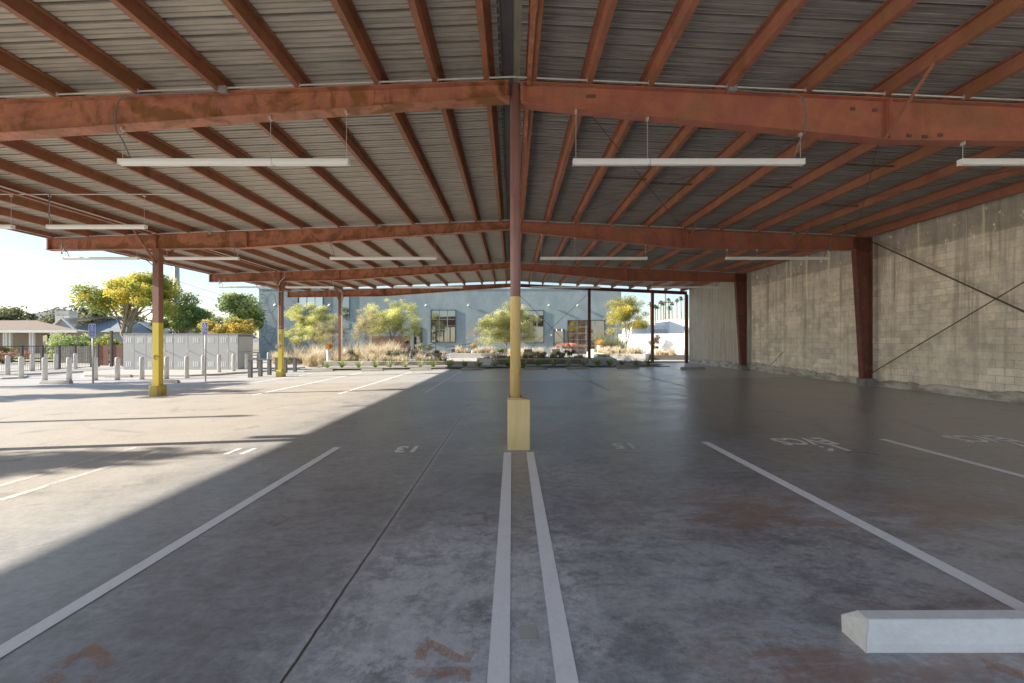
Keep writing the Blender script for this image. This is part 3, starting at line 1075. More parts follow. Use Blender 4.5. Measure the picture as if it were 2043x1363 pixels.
# thin sag ties between purlins and rod bracing under the right roof
mb = MB()
for x0, x1, Y in ((2.14, 3.37, 10.4), (3.37, 4.6, 10.6), (5.84, 7.08, 10.5), (7.08, 8.36, 9.1), (4.6, 5.84, 17.9), (7.08, 8.36, 18.2), (8.36, 9.66, 11.6)):
    MB().beam((x0, Y, topR(x0) + 0.09), (x1, Y, topR(x1) + 0.09), 0.03, 0.03).build('sag_tie', M['rod'], canopy)
for a, b in (((1.0, D[0]), (6.0, D[1])), ((6.0, D[0]), (1.0, D[1])), ((6.0, D[0]), (11.8, D[1])), ((11.8, D[0]), (6.0, D[1]))):
    MB().tube([(a[0], a[1], topR(a[0]) - 0.12), (b[0], b[1], topR(b[0]) - 0.12)], 0.009, 6).build('roof_brace_rod', M['rod'], canopy)
# flange braces
for x, Y, s in ((5.9, D[0], 1), (6.0, D[1], 1), (2.2, D[1], 1), (9.7, D[1], 1), (6.0, D[2], 1), (1.3, D[0], 1)):
    if x == 1.3:
        MB().beam((1.28, D[0] + 0.14, 5.46), (1.18, D[0] + 0.9, topR(1.2) + 0.04), 0.05, 0.012).build('flange_brace', M['purlinL'], canopy)
    else:
        MB().beam((x, Y - 0.09, interp(x, BR) + 0.02), (x - 0.05, Y - 0.95, topR(x) + 0.06), 0.05, 0.012).build('flange_brace', M['purlinR'], canopy)
# hanging lap piece of the ridge purlin beside the first post
MB().box(0.235, 0.30, 5.0, 8.6, topR(0.3) - 0.03, topR(0.3) + 0.0).box(0.225, 0.31, 4.98, 5.12, topR(0.3) - 0.05, topR(0.3) + 0.03).build('lap_piece', M['rafterL'], canopy)
# short dark braces showing under the left eave
for Y in (10.3, 17.9, 25.5):
    MB().beam((-15.8, Y, topL(15.8) + 0.02), (-15.5, Y, topL(15.8) - 0.22), 0.05, 0.02).build('eave_clip', M['rod'], canopy)


# centre posts: pipe in a concrete block
def centre_post(Y):
    e = thing('tmp', 't', 't', (0.055, Y, 0.79))
    bpy.data.objects.remove(e)
    s = 0.083
    mb = MB()
    mb.tube([(0.055, Y, 0.79), (0.055, Y, 5.80)], s, 24)
    o = mb.build('centre_post', M['post_pipe'], None, smooth=False, org=(0, 0, 0.79))
    for p in o.data.polygons:
        p.use_smooth = len(p.vertices) == 4
    o.parent = canopy
    ORG[o.name] = Vector((0, 0, 0.79))
    o.location = (0, 0, 0.79)
    mb = MB().box(-0.07, 0.28, Y - 0.18, Y + 0.18, fz(0) - 0.02, 0.79)
    b = mb.build('post_block', M['post_block'], None, bevel=0.012, org=(0, 0, 0))
    b.parent = o
    b.location = (0, 0, -0.79)
    MB().box(-0.05, 0.16, Y - 0.105, Y + 0.105, 0.79, 0.803).build('base_plate', M['post_pipe'], o)
    for dx in (-0.03, 0.14):
        for dy in (-0.08, 0.08):
            MB().tube([(dx, Y + dy, 0.80), (dx, Y + dy, 0.832)], 0.012, 6).build('anchor_bolt', M['rod'], o)
    return o


for Y in D[:3]:
    centre_post(Y)
MB().tube([(0.055, D[3], 0.2), (0.055, D[3], 5.8)], 0.08, 16).build('centre_post', M['columnR'], canopy)


# left columns
def left_column(Y, yellow=True):
    x, w, d = -12.2, 0.21, 0.2
    zb = fz(x)
    ztop = interp(12.2, BL) - 0.002
    z0 = zb if yellow else 0.2
    mat = M['side_yellow'] if yellow else M['columnB']
    mb = MB()
    mb.box(x - w / 2, x + w / 2, Y - d / 2, Y + d / 2, z0, ztop)
    mb.box(x - w / 2 - 0.03, x + w / 2 + 0.03, Y - d / 2 - 0.03, Y + d / 2 + 0.03, ztop - 0.02, ztop - 0.001)
    o = mb.build('side_column', mat, None, org=(0, 0, z0))
    o.parent = canopy
    o.location = (0, 0, z0)
    ORG[o.name] = Vector((0, 0, z0))
    if yellow:
        c = 0.07
        q = 0.20
        pf = [(x - q + c, Y - q), (x + q - c, Y - q), (x + q, Y - q + c), (x + q, Y + q - c), (x + q - c, Y + q), (x - q + c, Y + q), (x - q, Y + q - c), (x - q, Y - q + c)]
        b = MB()
        n = 8
        vs = [(p[0], p[1], zb - 0.02) for p in pf] + [(p[0], p[1], zb + 0.28) for p in pf] + [(x + (p[0] - x) * 0.86, Y + (p[1] - Y) * 0.86, zb + 0.36) for p in pf]
        fs = [(i, (i + 1) % n, n + (i + 1) % n, n + i) for i in range(n)] + [(n + i, n + (i + 1) % n, 2 * n + (i + 1) % n, 2 * n + i) for i in range(n)] + [tuple(range(2 * n, 3 * n))]
        b.add(vs, fs)
        bo = b.build('column_base', M['side_block'], o, bevel=0.012)
    # knee braces along the strut line
    for s in (-1, 1):
        MB().beam((x, Y + s * 0.1, 4.38), (x, Y + s * 0.95, topL(12.2) - 0.01), 0.05, 0.05).build('knee_brace', M['columnB'], canopy)
    return o


cols = [left_column(D[0]), left_column(D[1]), left_column(D[2]), left_column(D[3], False)]
# scribble on the second column, notice and conduit on the third
yy = D[1] - 0.103
mb = MB()
x0, z0 = -12.22, 1.15
for pts in ([(0.05, 0.09), (-0.02, 0.06), (-0.03, 0.02), (0.02, 0.02)], [(-0.03, 0.02), (-0.03, -0.05), (0.03, -0.07)]):
    mb.tube([(x0 + p[0], yy, z0 + p[1]) for p in pts], 0.009, 5)
mb.tube([(-12.16, yy, 1.19), (-12.093, yy, 1.18), (-12.093, yy + 0.09, 1.17)], 0.009, 5)
mb.build('scribble', M['ink'], cols[1])
yy = D[2] - 0.1
MB().box(-12.27, -12.19, yy - 0.02, yy - 0.001, 1.72, 2.12).build('notice', M['signwhite'], cols[2])
MB().box(-12.255, -12.205, yy - 0.024, yy - 0.021, 1.76, 2.08).build('notice_text', M['signred'], cols[2])
MB().box(-12.36, -12.12, yy - 0.12, yy - 0.0235, 1.33, 1.52).build('outlet_box', M['box_grey'], cols[2], bevel=0.01)
MB().tube([(-12.25, yy - 0.03, 1.52), (-12.25, yy - 0.03, 4.6), (-12.15, yy - 0.05, 4.85), (-11.9, yy - 0.1, 5.05), (-11.9, yy - 0.05, 5.3)], 0.02, 8).build('conduit', M['galv'], cols[2])
for z in (2.45, 4.3):
    MB().box(-12.31, -12.09, yy - 0.055, yy - 0.0, z, z + 0.025).build('conduit_strap', M['galv'], cols[2])
yy = D[3] - 0.1
for dx in (0.02, 0.14):
    MB().tube([(-12.07 + dx * 0.4, yy - 0.03, 0.3), (-12.07 + dx * 0.4, yy - 0.03, 4.95), (-12.07 + dx, yy - 0.05, 5.15), (-12.3, yy - 0.1, 5.42)], 0.02, 8).build('conduit', M['galv'], cols[3])


# right columns: tapered, on concrete stubs
def right_column(Y, stub=True):
    zt = topR(11.9)
    zb = fz(12.2) + (0.28 if stub else 0.02)
    xo = 12.33
    xi_b, xi_t = 12.05, 11.78
    zk = interp(11.9, BR)
    mb = MB()

    def plate(pts, y0, y1):
        n = len(pts)
        vs = [(p[0], y0, p[1]) for p in pts] + [(p[0], y1, p[1]) for p in pts]
        mb.add(vs, [tuple(range(n)), tuple(reversed(range(n, 2 * n)))] + [((i + 1) % n, i, n + i, n + (i + 1) % n) for i in range(n)])
    plate([(xi_b, zb), (xo, zb), (xo, zt), (xi_t, zt), (xi_t, zk)], Y - 0.006, Y + 0.006)
    fw = 0.2
    plate([(xo, zb), (xo + 0.014, zb), (xo + 0.014, zt), (xo, zt)], Y - fw / 2, Y + fw / 2)
    plate([(xi_b - 0.014, zb), (xi_b, zb), (xi_t, zk), (xi_t - 0.014, zk)], Y - fw / 2, Y + fw / 2)
    mb.box(xi_t + 0.002, xo - 0.002, Y - 0.09, Y + 0.09, zk + 0.002, zk + 0.016)
    mb.box(xi_t - 0.012, xi_t + 0.004, Y - 0.098, Y + 0.098, zk - 0.03, zt)
    mb.box(xi_b - 0.03, xo + 0.03, Y - 0.11, Y + 0.11, zb - 0.016, zb - 0.001)
    o = mb.build('wall_column', M['columnR'], canopy)
    if stub:
        MB().box(12.0, 12.36, Y - 0.17, Y + 0.17, fz(12) - 0.02, zb - 0.017).build('column_stub', M['stub'], o, bevel=0.02)
    return o


for Y in D[:3]:
    right_column(Y)
MB().box(12.3, 12.5, D[3] - 0.1, D[3] + 0.1, fz(12.4), topR(12.4) - 0.24).build('wall_column', M['columnR'], canopy)
for x in (5.49, 9.98):
    MB().box(x - 0.095, x + 0.095, D[3] - 0.095, D[3] + 0.095, 0.05, topR(x) - 0.237).build('end_column', M['columnR'] if x < 9 else M['columnB'], canopy)
# rod bracing in the end bay and along the wall
for a, b in (((0.1, 5.45), (5.4, 0.05)), ((5.4, 5.1), (0.1, 0.05))):
    MB().tube([(a[0], D[3], a[1]), (b[0], D[3] + 0.02, b[1])], 0.016, 6).build('end_brace_rod', M['rod'], canopy)
for k in range(2):
    dx = 0.03 * k
    MB().tube([(12.35, D[1] - 0.1, 5.08 + dx), (12.35, D[0], 0.25 + dx)], 0.012, 6).build('wall_brace_rod', M['rod'], canopy)
MB().tube([(12.31, D[1] - 0.1, 0.62), (12.31, D[0], 5.1)], 0.016, 6).build('wall_brace_rod', M['rod'], canopy)

# electrical conduit along the top of each rafter, junction boxes, clips
for i, Y in enumerate(D[:3]):
    y = Y - 0.15
    MB().tube([(-15.6, y, topL(15.6) + 0.02), (0.0, y, 5.84), (11.7, y, topR(11.7) + 0.02)], 0.0135, 8).build('conduit', M['galv'], canopy)
    for x in [-q for q in PL + [12.6]] + PR:
        zt = (topL if x < 0 else topR)(x)
        MB().box(x - 0.006, x + 0.006, y - 0.015, y + 0.02, zt + 0.0, zt + 0.055).build('conduit_clip', M['galv'], canopy)
    for x in (-4.52, 3.45, 9.6, -10.3):
        zt = (topL if x < 0 else topR)(x)
        MB().box(x - 0.065, x + 0.065, y - 0.035, y + 0.03, zt - 0.055, zt + 0.045).build('junction_box', M['box_grey'], canopy, bevel=0.006)
# conduits running with the purlins at the left
MB().tube([(-12.2 + 0.22, 6.5, topL(12) - 0.02), (-12.2 + 0.22, 29.3, topL(12) - 0.02)], 0.014, 8).build('conduit', M['galv'], canopy)
MB().tube([(-15.3, 10.35, topL(11) - 0.03), (-8.2, 10.35, topL(11) - 0.03)], 0.012, 8).build('conduit', M['galv'], canopy)
MB().tube([(-15.5, 6.7, topL(15.5) - 0.02), (-15.5, 29.3, topL(15.5) - 0.02)], 0.012, 8).build('conduit', M['galv'], canopy)


# ------------------------------------------------------------------ linear lights
def linear_light(x0, x1, Y, label, side, two, wire_top):
    """white strip lamp hung on wires; side: end where the cord comes down"""
    z = 4.555
    rt = thing('linear_light', label, 'ceiling light', ((x0 + x1) / 2, Y, z), 'linear lights hung below the canopy')
    cuts = [x0, x1]
    if two:
        cuts = [x0, x0 + 2.44, x1] if side < 0 else [x0, x1 - 2.44, x1]
    pf = [(-0.045, 0.043), (-0.048, -0.005), (-0.034, -0.043), (0.034, -0.043), (0.048, -0.005), (0.045, 0.043)]
    for a, b in zip(cuts, cuts[1:]):
        mb = MB()
        prof = [(a + 0.004, Y + p[0], z + p[1]) for p in pf]
        mb.prism(prof, (b - a - 0.008, 0, 0))
        h = mb.build('housing', M['lamp'], rt, bevel=0.005)
        MB().box(a + 0.03, b - 0.03, Y - 0.030, Y + 0.030, z - 0.049, z - 0.0435).build('diffuser', M['diffuser'], rt)
    for x, s_ in ((x0, -1), (x1, 1)):
        MB().box(x - 0.006, x + 0.006, Y - 0.050, Y + 0.050, z - 0.049, z + 0.047).build('end_cap', M['lamp'], rt, bevel=0.004)
    for x in cuts:
        zt = wire_top(x)
        MB().tube([(x + (0.04 if x == x0 else -0.04), Y, z + 0.05), (x + (0.04 if x == x0 else -0.04), Y, zt)], 0.0045, 6).build('hanger_wire', M['galv'], rt)
        MB().box(x + (0.04 if x == x0 else -0.04) - 0.014, x + (0.04 if x == x0 else -0.04) + 0.014, Y - 0.03, Y + 0.03, zt - 0.05, zt - 0.002).build('beam_clamp', M['galv'], rt)
    return rt


def cord(rt, x, Y, xb, ztop, s):
    """grey flex: from the junction box along the rafter, then a loop down to the lamp end"""
    z = 4.555
    y = Y - 0.16
    pts = [(xb, y, ztop - 0.02), (xb + 0.35 * s, y, ztop - 0.06), (xb + (x - xb) * 0.72, y, ztop - 0.085)]
    e = x
    pts += [(xb + (x - xb) * 0.93, y, ztop - 0.14), (e - 0.02 * s, y, ztop - 0.28), (e + 0.0 * s, y, ztop - 0.62), (e - 0.05 * s, Y - 0.1, z + 0.32), (e - 0.10 * s, Y, z + 0.05)]
    # smooth the path
    P = [Vector(p) for p in pts]
    out = []
    for i in range(len(P) - 1):
        p0, p1, p2, p3 = P[max(i - 1, 0)], P[i], P[i + 1], P[min(i + 2, len(P) - 1)]
        for t in (0, .2, .4, .6, .8):
            out.append(0.5 * ((2 * p1) + (p2 - p0) * t + (2 * p0 - 5 * p1 + 4 * p2 - p3) * t * t + (3 * p1 - p0 - 3 * p2 + p3) * t ** 3))
    out.append(P[-1])
    MB().tube(out, 0.011, 8).build('power_cord', M['flex'], rt, smooth=True)


bl = lambda x: interp(abs(x), BL) if x < 0 else interp(abs(x), BR)
row = ['nearest', 'second', 'third']
for i, Y in enumerate(D[:3]):
    yl = Y - 0.03
    rt = linear_light(-6.25, -2.6, yl, 'long white strip light left of the centre post, under the %s rafter' % row[i], -1, True, bl)
    cord(rt, -6.2, Y, -4.52, topL(4.5), -1)
    rt = linear_light(0.98, 4.64, yl, 'long white strip light just right of the centre post, under the %s rafter' % row[i], 1, True, bl)
    cord(rt, 4.6, Y, 3.45, topR(3.5), 1)
    rt = linear_light(7.15 if i == 0 else 7.36, 10.9, yl, 'long white strip light near the block wall, under the %s rafter' % row[i], 1, True, bl)
    cord(rt, 10.85, Y, 9.6, topR(9.6), 1)
    if i > 0:
        rt = linear_light(-11.9, -9.4, yl, 'short white strip light inside the left columns, under the %s rafter' % row[i], 1, False, bl)
        cord(rt, -9.45, Y, -10.3, topL(10.3), 1)
        rt = linear_light(-15.4, -12.85, yl, 'short white strip light out at the left eave, under the %s rafter' % row[i], -1, False, bl)
        cord(rt, -15.35, Y, -14.0, topL(14), -1)
for a, b, nm in ((-11.57, -9.13, 'right'), (-14.95, -12.45, 'left')):
    rt = linear_light(a, b, 10.35, 'short white strip light between the first two rafters at the left eave, the %s one' % nm, -1, False, lambda x: topL(11) - 0.04)
    MB().tube([(a + 0.1, 10.3, topL(11) - 0.04), (a + 0.07, 10.3, 5.1), (a + 0.05, 10.32, 4.85), (a + 0.12, 10.35, 4.6)], 0.011, 8).build('power_cord', M['flex'], rt, smooth=True)

# ================================================================== BLOCK WALL
XW = 12.56
wall = thing('block_wall', 'tall stained concrete block wall along the right side of the carport', 'wall', (XW, 12, 0))
MB().box(XW, XW + 0.2, -4.0, 21.75, 0.0, 5.42).build('block_face', M['wall'], wall)
mb = MB()
y = 21.752
k = 0
while y < 29.45:                      # fluted panels of the far bay
    mb.box(XW + (0.0 if k % 2 else 0.006), XW + 0.2, y, min(y + 0.1, 29.45), 0.0, 5.42)
    y += 0.1
    k += 1
mb.build('ribbed_face', M['fluted'], wall)
rng = np.random.default_rng(5)
mb = MB()
ys = np.arange(-4, 29.45, 0.12)
hs = 0.46 + 0.05 * rng.normal(size=len(ys))
hs = np.convolve(hs, np.ones(3) / 3, 'same') + 0.10 * np.sin(ys * 0.35)
for i in range(len(ys) - 1):
    a, b, ha, hb = ys[i], ys[i + 1], hs[i], hs[i + 1]
    x0 = XW - 0.045
    mb.add([(x0 - 0.03, a, 0.1), (x0 - 0.03, b, 0.1), (x0, b, hb), (x0, a, ha), (XW + 0.002, b, hb + 0.02), (XW + 0.002, a, ha + 0.02)], [(0, 3, 2, 1), (3, 5, 4, 2)])
mb.build('footing', M['footing'], wall)
MB().beam((XW - 0.01, 20.3, 0.45), (XW - 0.01, 19.2, 1.2), 0.03, 0.01).build('scrape_mark', M['ink'], wall)


# ================================================================== WHEEL STOPS
def stop_mesh(name, L, mat, endmat):
    rt = thing(name, 'x', 'wheel stop', (0, 0, 0), 'concrete wheel stops')
    pf = [(-0.085, 0.0), (0.085, 0.0), (0.088, 0.095), (0.040, 0.15), (-0.036, 0.15), (-0.085, 0.05)]
    a = 0.055
    mb = MB()
    n = len(pf)
    l = [(-L / 2 + (0.0 if p[1] < 0.1 else a), p[0], p[1]) for p in pf]
    r = [(L / 2 - (0.0 if p[1] < 0.1 else a), p[0], p[1]) for p in pf]
    mb.add(l + r, [(i, (i + 1) % n, n + (i + 1) % n, n + i) for i in range(n)])
    mb.build('bar', mat, rt, bevel=0.006)
    e = 0.0015
    MB().poly([(q[0] - e, q[1], q[2]) for q in reversed(l)]).build('cast_end', endmat, rt)
    MB().poly([(q[0] + e, q[1], q[2]) for q in r]).build('cast_end', endmat, rt)
    return rt


near = stop_mesh('wheel_stop', 1.85, M['white_paint_conc'], M['conc_end'])
near.location = (1.90 + 0.925, 2.29, fz(2.8))
near.rotation_euler = (0, -SL, R(-1.0))
near['label'] = 'big white painted wheel stop close by in the lower right corner'
proto = stop_mesh('wheel_stop', 1.35, M['conc_stop'], M['conc_stop'])
stops = [(644, 742, 'grey wheel stop by the planting strip, just right of the dark posts'), (743, 741, 'sunlit wheel stop by the planting strip below the staked tree'),
         (840, 740, 'sunlit wheel stop by the planting strip below the big grey pot'),
         (943, 739, 'wheel stop in shade by the planting strip, left of the centre post'), (1070, 738, 'wheel stop in shade just right of the yellow centre post'),
         (1154, 737, 'shaded wheel stop by the strip, second right of the centre post'), (1253, 735.5, 'shaded wheel stop at the right end of the planting strip'),
         (1383, 738, 'lone wheel stop by the block wall, far right'),
         (113, 766, 'low wheel stop in front of the front bollards at far left'), (328, 765, 'low wheel stop behind the near yellow column'),
         (238, 753.5, 'low wheel stop at the locker pad, between front bollards')]
for i, (px, py, lb) in enumerate(stops):
    p = gp(px, py)
    place(proto, i > 0, (p.x, p.y, p.z), 0, lb)

# ================================================================== BOLLARDS, SIGNS, LOCKERS
bol = thing('bollard', 'x', 'bollard', (0, 0, 0), 'pale concrete bollards at the left')
MB().lathe([(0.10, -0.02), (0.10, 1.05), (0.097, 1.085), (0.085, 1.115), (0.055, 1.135), (0.01, 1.14)], n=16).build('shaft', M['bollard'], bol, smooth=True)
MB().lathe([(0.145, -0.02), (0.14, 0.012)], n=16).build('collar', M['conc_stop'], bol)
front = [(43, 756), (90, 760.5), (138.5, 760), (190.5, 759.5), (235, 759), (283.7, 757.3), (333, 756.5), (373, 754.6), (406, 750.3), (437.7, 746.8), (466.6, 744), (492, 740.6)]
back = [(16, 750), (65, 744), (112, 741), (151, 739.6)]
extra = [(516, 738), (536.5, 736)]
ordn = ['first', 'second', 'third', 'fourth', 'fifth', 'sixth', 'seventh', 'eighth', 'ninth', 'tenth', 'eleventh', 'twelfth']
u = 0
for i, p in enumerate(front):
    g = gp(*p)
    place(bol, u > 0, g, 0, '%s pale bollard from the left in the front bollard row' % ordn[i])
    u += 1
for i, p in enumerate(back):
    g = gp(*p)
    place(bol, True, g, 0, '%s pale bollard from the left in the back row beside the black fence' % ordn[i])
for i, p in enumerate(extra):
    g = gp(*p)
    place(bol, True, g, 0, 'pale bollard in the straw grass right of the lockers, the %s one' % ('left', 'right')[i])
dk = thing('square_bollard', 'x', 'bollard', (0, 0, 0), 'short dark grey posts around the yellow column')
MB().box(-0.085, 0.085, -0.085, 0.085, -0.02, 0.86).build('shaft', M['darkpost'], dk, bevel=0.008)
MB().box(-0.09, 0.09, -0.09, 0.09, 0.86, 0.878).build('cap', M['iron'], dk)
for i, p in enumerate([(500, 754), (520, 751.8), (538, 748.7), (553, 742), (570, 744.6), (589, 742.5)]):
    g = gp(*p)
    place(dk, i > 0, g, 0, '%s short dark grey square post from the left, near the far yellow column' % ordn[i])


def wheelchair(mb, cx, cz, s, y):
    """access symbol as flat strips: head, back, seat, leg, big wheel"""
    def ribbon(pts, w):
        for a, b in zip(pts, pts[1:]):
            a, b = Vector(a), Vector(b)
            d = (b - a).normalized()
            n = Vector((-d.y, d.x)) * w / 2
            mb.poly([(cx + q.x * s, y, cz + q.y * s) for q in (a + n, a - n, b - n, b + n)])
    mb.poly([(cx + (-0.08 + 0.09 * math.cos(t)) * s, y, cz + (0.42 + 0.09 * math.sin(t)) * s) for t in np.linspace(0, 2 * math.pi, 12)[:-1]])
    ribbon([(-0.07, 0.32), (-0.04, 0.0), (0.2, -0.02), (0.30, -0.36), (0.40, -0.33)], 0.09)
    ribbon([(-0.05, 0.17), (0.16, 0.15)], 0.07)
    ribbon([(0.30 * math.cos(t) - 0.05, 0.30 * math.sin(t) - 0.17) for t in np.linspace(R(115), R(345), 14)], 0.075)


def sign(px, py, pw, ptop, pbot, label, lines):
    g = gp(px, py)
    s = g.y / F
    zt = CZ + (682 - ptop) * s
    zb = CZ + (682 - pbot) * s
    w = pw * s
    rt = thing('parking_sign', label, 'sign', g, 'blue accessible parking signs')
    MB().tube([(g.x, g.y, g.z - 0.02), (g.x, g.y, zt - 0.03)], 0.036, 10).build('pole', M['signpole'], rt, smooth=True)
    y = g.y - 0.045
    MB().box(g.x - w / 2, g.x + w / 2, y, y + 0.006, zb, zt).build('panel', M['signwhite'], rt)
    m_ = 0.018
    H = zt - zb
    MB().box(g.x - w / 2 + m_, g.x + w / 2 - m_, y - 0.003, y - 0.0002, zb + m_, zt - m_).build('blue_field', M['signblue'], rt)
    mb = MB()
    yl = y - 0.005
    wheelchair(mb, g.x, zt - H * 0.22, w * 0.62, yl)
    for t, c, sz in lines:
        vs, fs = text_geo(t, sz * w)
        mb.add([(g.x + v.x, yl, zb + H * c + v.y) for v in vs], fs)
    mb.build('lettering', M['signwhite'], rt)
    return rt


sign(186, 765, 13.2, 647, 673.5, 'blue wheelchair parking sign on a thick pale pole, at left by the brown house',
     [('PARKING', 0.55, 0.20), ('ONLY', 0.44, 0.2), ('VAN', 0.30, 0.2), ('ACCESSIBLE', 0.21, 0.15), ('MINIMUM FINE $250', 0.11, 0.09)])
sign(410.5, 761.5, 12, 643.5, 669, 'blue wheelchair parking sign on a thin pole in front of the grey lockers',
     [('PARKING', 0.56, 0.20), ('ONLY', 0.46, 0.2), ('MINIMUM', 0.34, 0.15), ('FINE $250', 0.25, 0.16), ('TOW-AWAY ZONE', 0.12, 0.1)])

# pads and kerbs at the left
mb = MB()


def pad(pts, z0, z1):
    n = len(pts)
    mb.add([(p[0], p[1], z0) for p in pts] + [(p[0], p[1], z1) for p in pts], [tuple(range(n, 2 * n))] + [(i, (i + 1) % n, n + (i + 1) % n, n + i) for i in range(n)])


zL = fz(-20)
pad([(-23.3, 22.6), (-17.8, 22.6), (-16.6, 23.6), (-15.0, 27.4), (-15.0, 30.1), (-26.0, 30.1), (-26.0, 25.2)], zL - 0.1, zL + 0.10)
pad([(-29.8, 23.5), (-27.6, 23.5), (-26.4, 26.2), (-26.4, 30.1), (-29.8, 30.1)], zL - 0.1, zL + 0.09)
pad([(-29.8, 21.0), (-25.8, 21.0), (-25.4, 21.5), (-26.3, 22.6), (-29.8, 22.6)], zL - 0.1, zL + 0.09)
struct(mb.build('raised_pavement', M['walk'], bevel=0.02))

# locker bank
YLk = 26.9
lk = thing('bike_lockers', 'long bank of grey metal bike lockers with white vent slits', 'lockers', (-21.3, YLk, zL + 0.1))
z0, z1 = zL + 0.10, 2.17
xl = [(q / 5.679 + 240 - 1022) * YLk / F for q in (40, 165, 300, 412, 515, 610, 775, 950, 1120, 1235, 1340)]
MB().box(xl[0], xl[-1], YLk, YLk + 1.5, z0, z1).build('cabinet', M['locker_gap'], lk)
MB().box(xl[0] - 0.03, xl[-1] + 0.05, YLk - 0.05, YLk + 1.55, z1, z1 + 0.035).build('top_panel', M['locker'], lk)
for a, b in zip(xl, xl[1:]):
    o = MB().box(a + 0.012, b - 0.012, YLk - 0.03, YLk - 0.001, z0 + 0.02, z1 - 0.012).build('door', M['locker'], lk, bevel=0.006)
    c = (a + b) / 2
    for zz in (z1 - 0.56, z0 + 0.18):
        mb = MB()
        for dx in (-0.13, 0.0, 0.13):
            mb.box(c + dx - 0.036, c + dx + 0.036, YLk - 0.037, YLk - 0.0295, zz, zz + 0.34)
        mb.build('vent', M['locker_vent'], o)
for q in (170, 520, 785, 950, 1240):
    x = (q / 5.679 + 240 - 1022) * YLk / F
    MB().tube([(x, YLk - 0.031, 1.1), (x, YLk - 0.14, 1.1)], 0.035, 10).build('handle', M['locker_vent'], lk)
for k in range(2):
    MB().box(xl[-1] + 0.001, xl[-1] + 0.022, YLk + 0.01, YLk + 1.48, z0 + 0.02 + k * 1.13, z0 + 1.12 + k * 1.02).build('side_panel', M['locker'], lk)

# fence along the left boundary
fx = -30.0
fen = thing('mesh_fence', 'black metal mesh fence with square posts at the left edge', 'fence', (fx, 24, zL))
for Y in (20.4, 22.1, 23.7, 25.4, 26.5, 27.5, 28.5, 29.6):
    MB().box(fx - 0.05, fx + 0.05, Y - 0.05, Y + 0.05, zL, zL + 1.68).build('post', M['iron'], fen)
MB().box(fx - 0.02, fx + 0.02, 18, 29.6, zL + 1.60, zL + 1.65).build('rail', M['iron'], fen)
MB().box(fx - 0.02, fx + 0.02, 18, 29.6, zL + 0.10, zL + 0.14).build('rail', M['iron'], fen)
mb = MB()
for Y in np.arange(18, 29.6, 0.10):
    mb.box(fx - 0.006, fx + 0.006, Y - 0.006, Y + 0.006, zL + 0.12, zL + 1.6)
for z in np.arange(0.3, 1.6, 0.2):
    mb.box(fx - 0.005, fx + 0.005, 18, 29.6, zL + z - 0.004, zL + z + 0.004)
mb.build('wire_mesh', M['iron'], fen)
gt = thing('wood_gate', 'red brown boarded gate between black posts left of the lockers', 'gate', (-28.6, 30.3, zL))
s = 30.3 / F
for a, b in ((196, 219), (226, 247)):
    mb = MB()
    xa, xb = (a - 1022) * s, (b - 1022) * s
    for k in range(8):
        mb.box(xa + 0.05, xb - 0.05, 30.27, 30.30, zL + 0.15 + k * 0.19, zL + 0.335 + k * 0.19)
    mb.build('board_panel', M['redwood'], gt)
for a, t in ((196, 1.72), (222.5, 2.7), (247.5, 1.8)):
    xa = (a - 1022) * s
    MB().box(xa - 0.07, xa + 0.07, 30.24, 30.38, zL, zL + t).build('post', M['iron'], gt)
pf = thing('picket_fence', 'weathered grey picket fence behind the mesh fence', 'fence', (-34, 36, zL))
mb = MB()
for x in np.arange(-40.2, -36.2, 0.16):
    mb.box(x, x + 0.11, 36.5, 36.53, zL + 0.05, zL + 1.5 + 0.04 * math.sin(x * 9))
mb.build('pickets', M['greywood'], pf)
MB().box(-40.2, -36.2, 36.54, 36.6, zL + 1.1, zL + 1.2).build('rail', M['greywood'], pf)


# ================================================================== HOUSES
def gable_roof(mb, x0, x1, y0, y1, ze, zr, axis='x', t=0.12):
    if axis == 'x':
        ym = (y0 + y1) / 2
        p = [(x0, y0, ze), (x0, ym, zr), (x0, y1, ze), (x0, y1, ze + t), (x0, ym, zr + t), (x0, y0, ze + t)]
        mb.prism(p, (x1 - x0, 0, 0))
    else:
        xm = (x0 + x1) / 2
        p = [(x0, y0, ze), (xm, y0, zr), (x1, y0, ze), (x1, y0, ze + t), (xm, y0, zr + t), (x0, y0, ze + t)]
        mb.prism(p, (0, y1 - y0, 0))


def hip_roof(mb, x0, x1, y0, y1, ze, zr, inset):
    ym = (y0 + y1) / 2
    v = [(x0, y0, ze), (x1, y0, ze), (x1, y1, ze), (x0, y1, ze), (x0 + inset, ym, zr), (x1 - inset, ym, zr)]
    mb.add(v, [(0, 1, 5, 4), (1, 2, 5), (2, 3, 4, 5), (3, 0, 4), (0, 3, 2, 1)])


Yh = 42.0
h1 = thing('brown_roof_house', 'low house with brown shingle roof and white porch columns at far left', 'house', (-52, Yh + 3, 0))
mb = MB().box(-68, -48.0, Yh + 2.6, Yh + 5, 0.2, 2.84)
mb.build('wall', M['beige'], h1)
mb = MB()
rz_ = CZ + 42 * 46.5 / F
xr_ = (72 - 1022) * 46.5 / F
mb.add([(-70, Yh, 2.86), (-44.0, Yh, 2.86), (-49.3, Yh + 5.2, 2.86), (-70, Yh + 9, 2.86), (-70, 46.5, rz_), (xr_, 46.5, rz_)], [(0, 1, 5, 4), (1, 2, 5), (2, 3, 4, 5), (3, 0, 4), (0, 3, 2, 1)])
mb.build('roof', M['shingle'], h1)
MB().box(-70, -44.0, Yh - 0.06, Yh + 0.06, 2.6, 2.85).build('fascia', M['housewhite'], h1)
MB().box(-67, -44.4, Yh + 0.1, Yh + 2.6, 0.0, 0.45).build('porch_floor', M['walk'], h1)
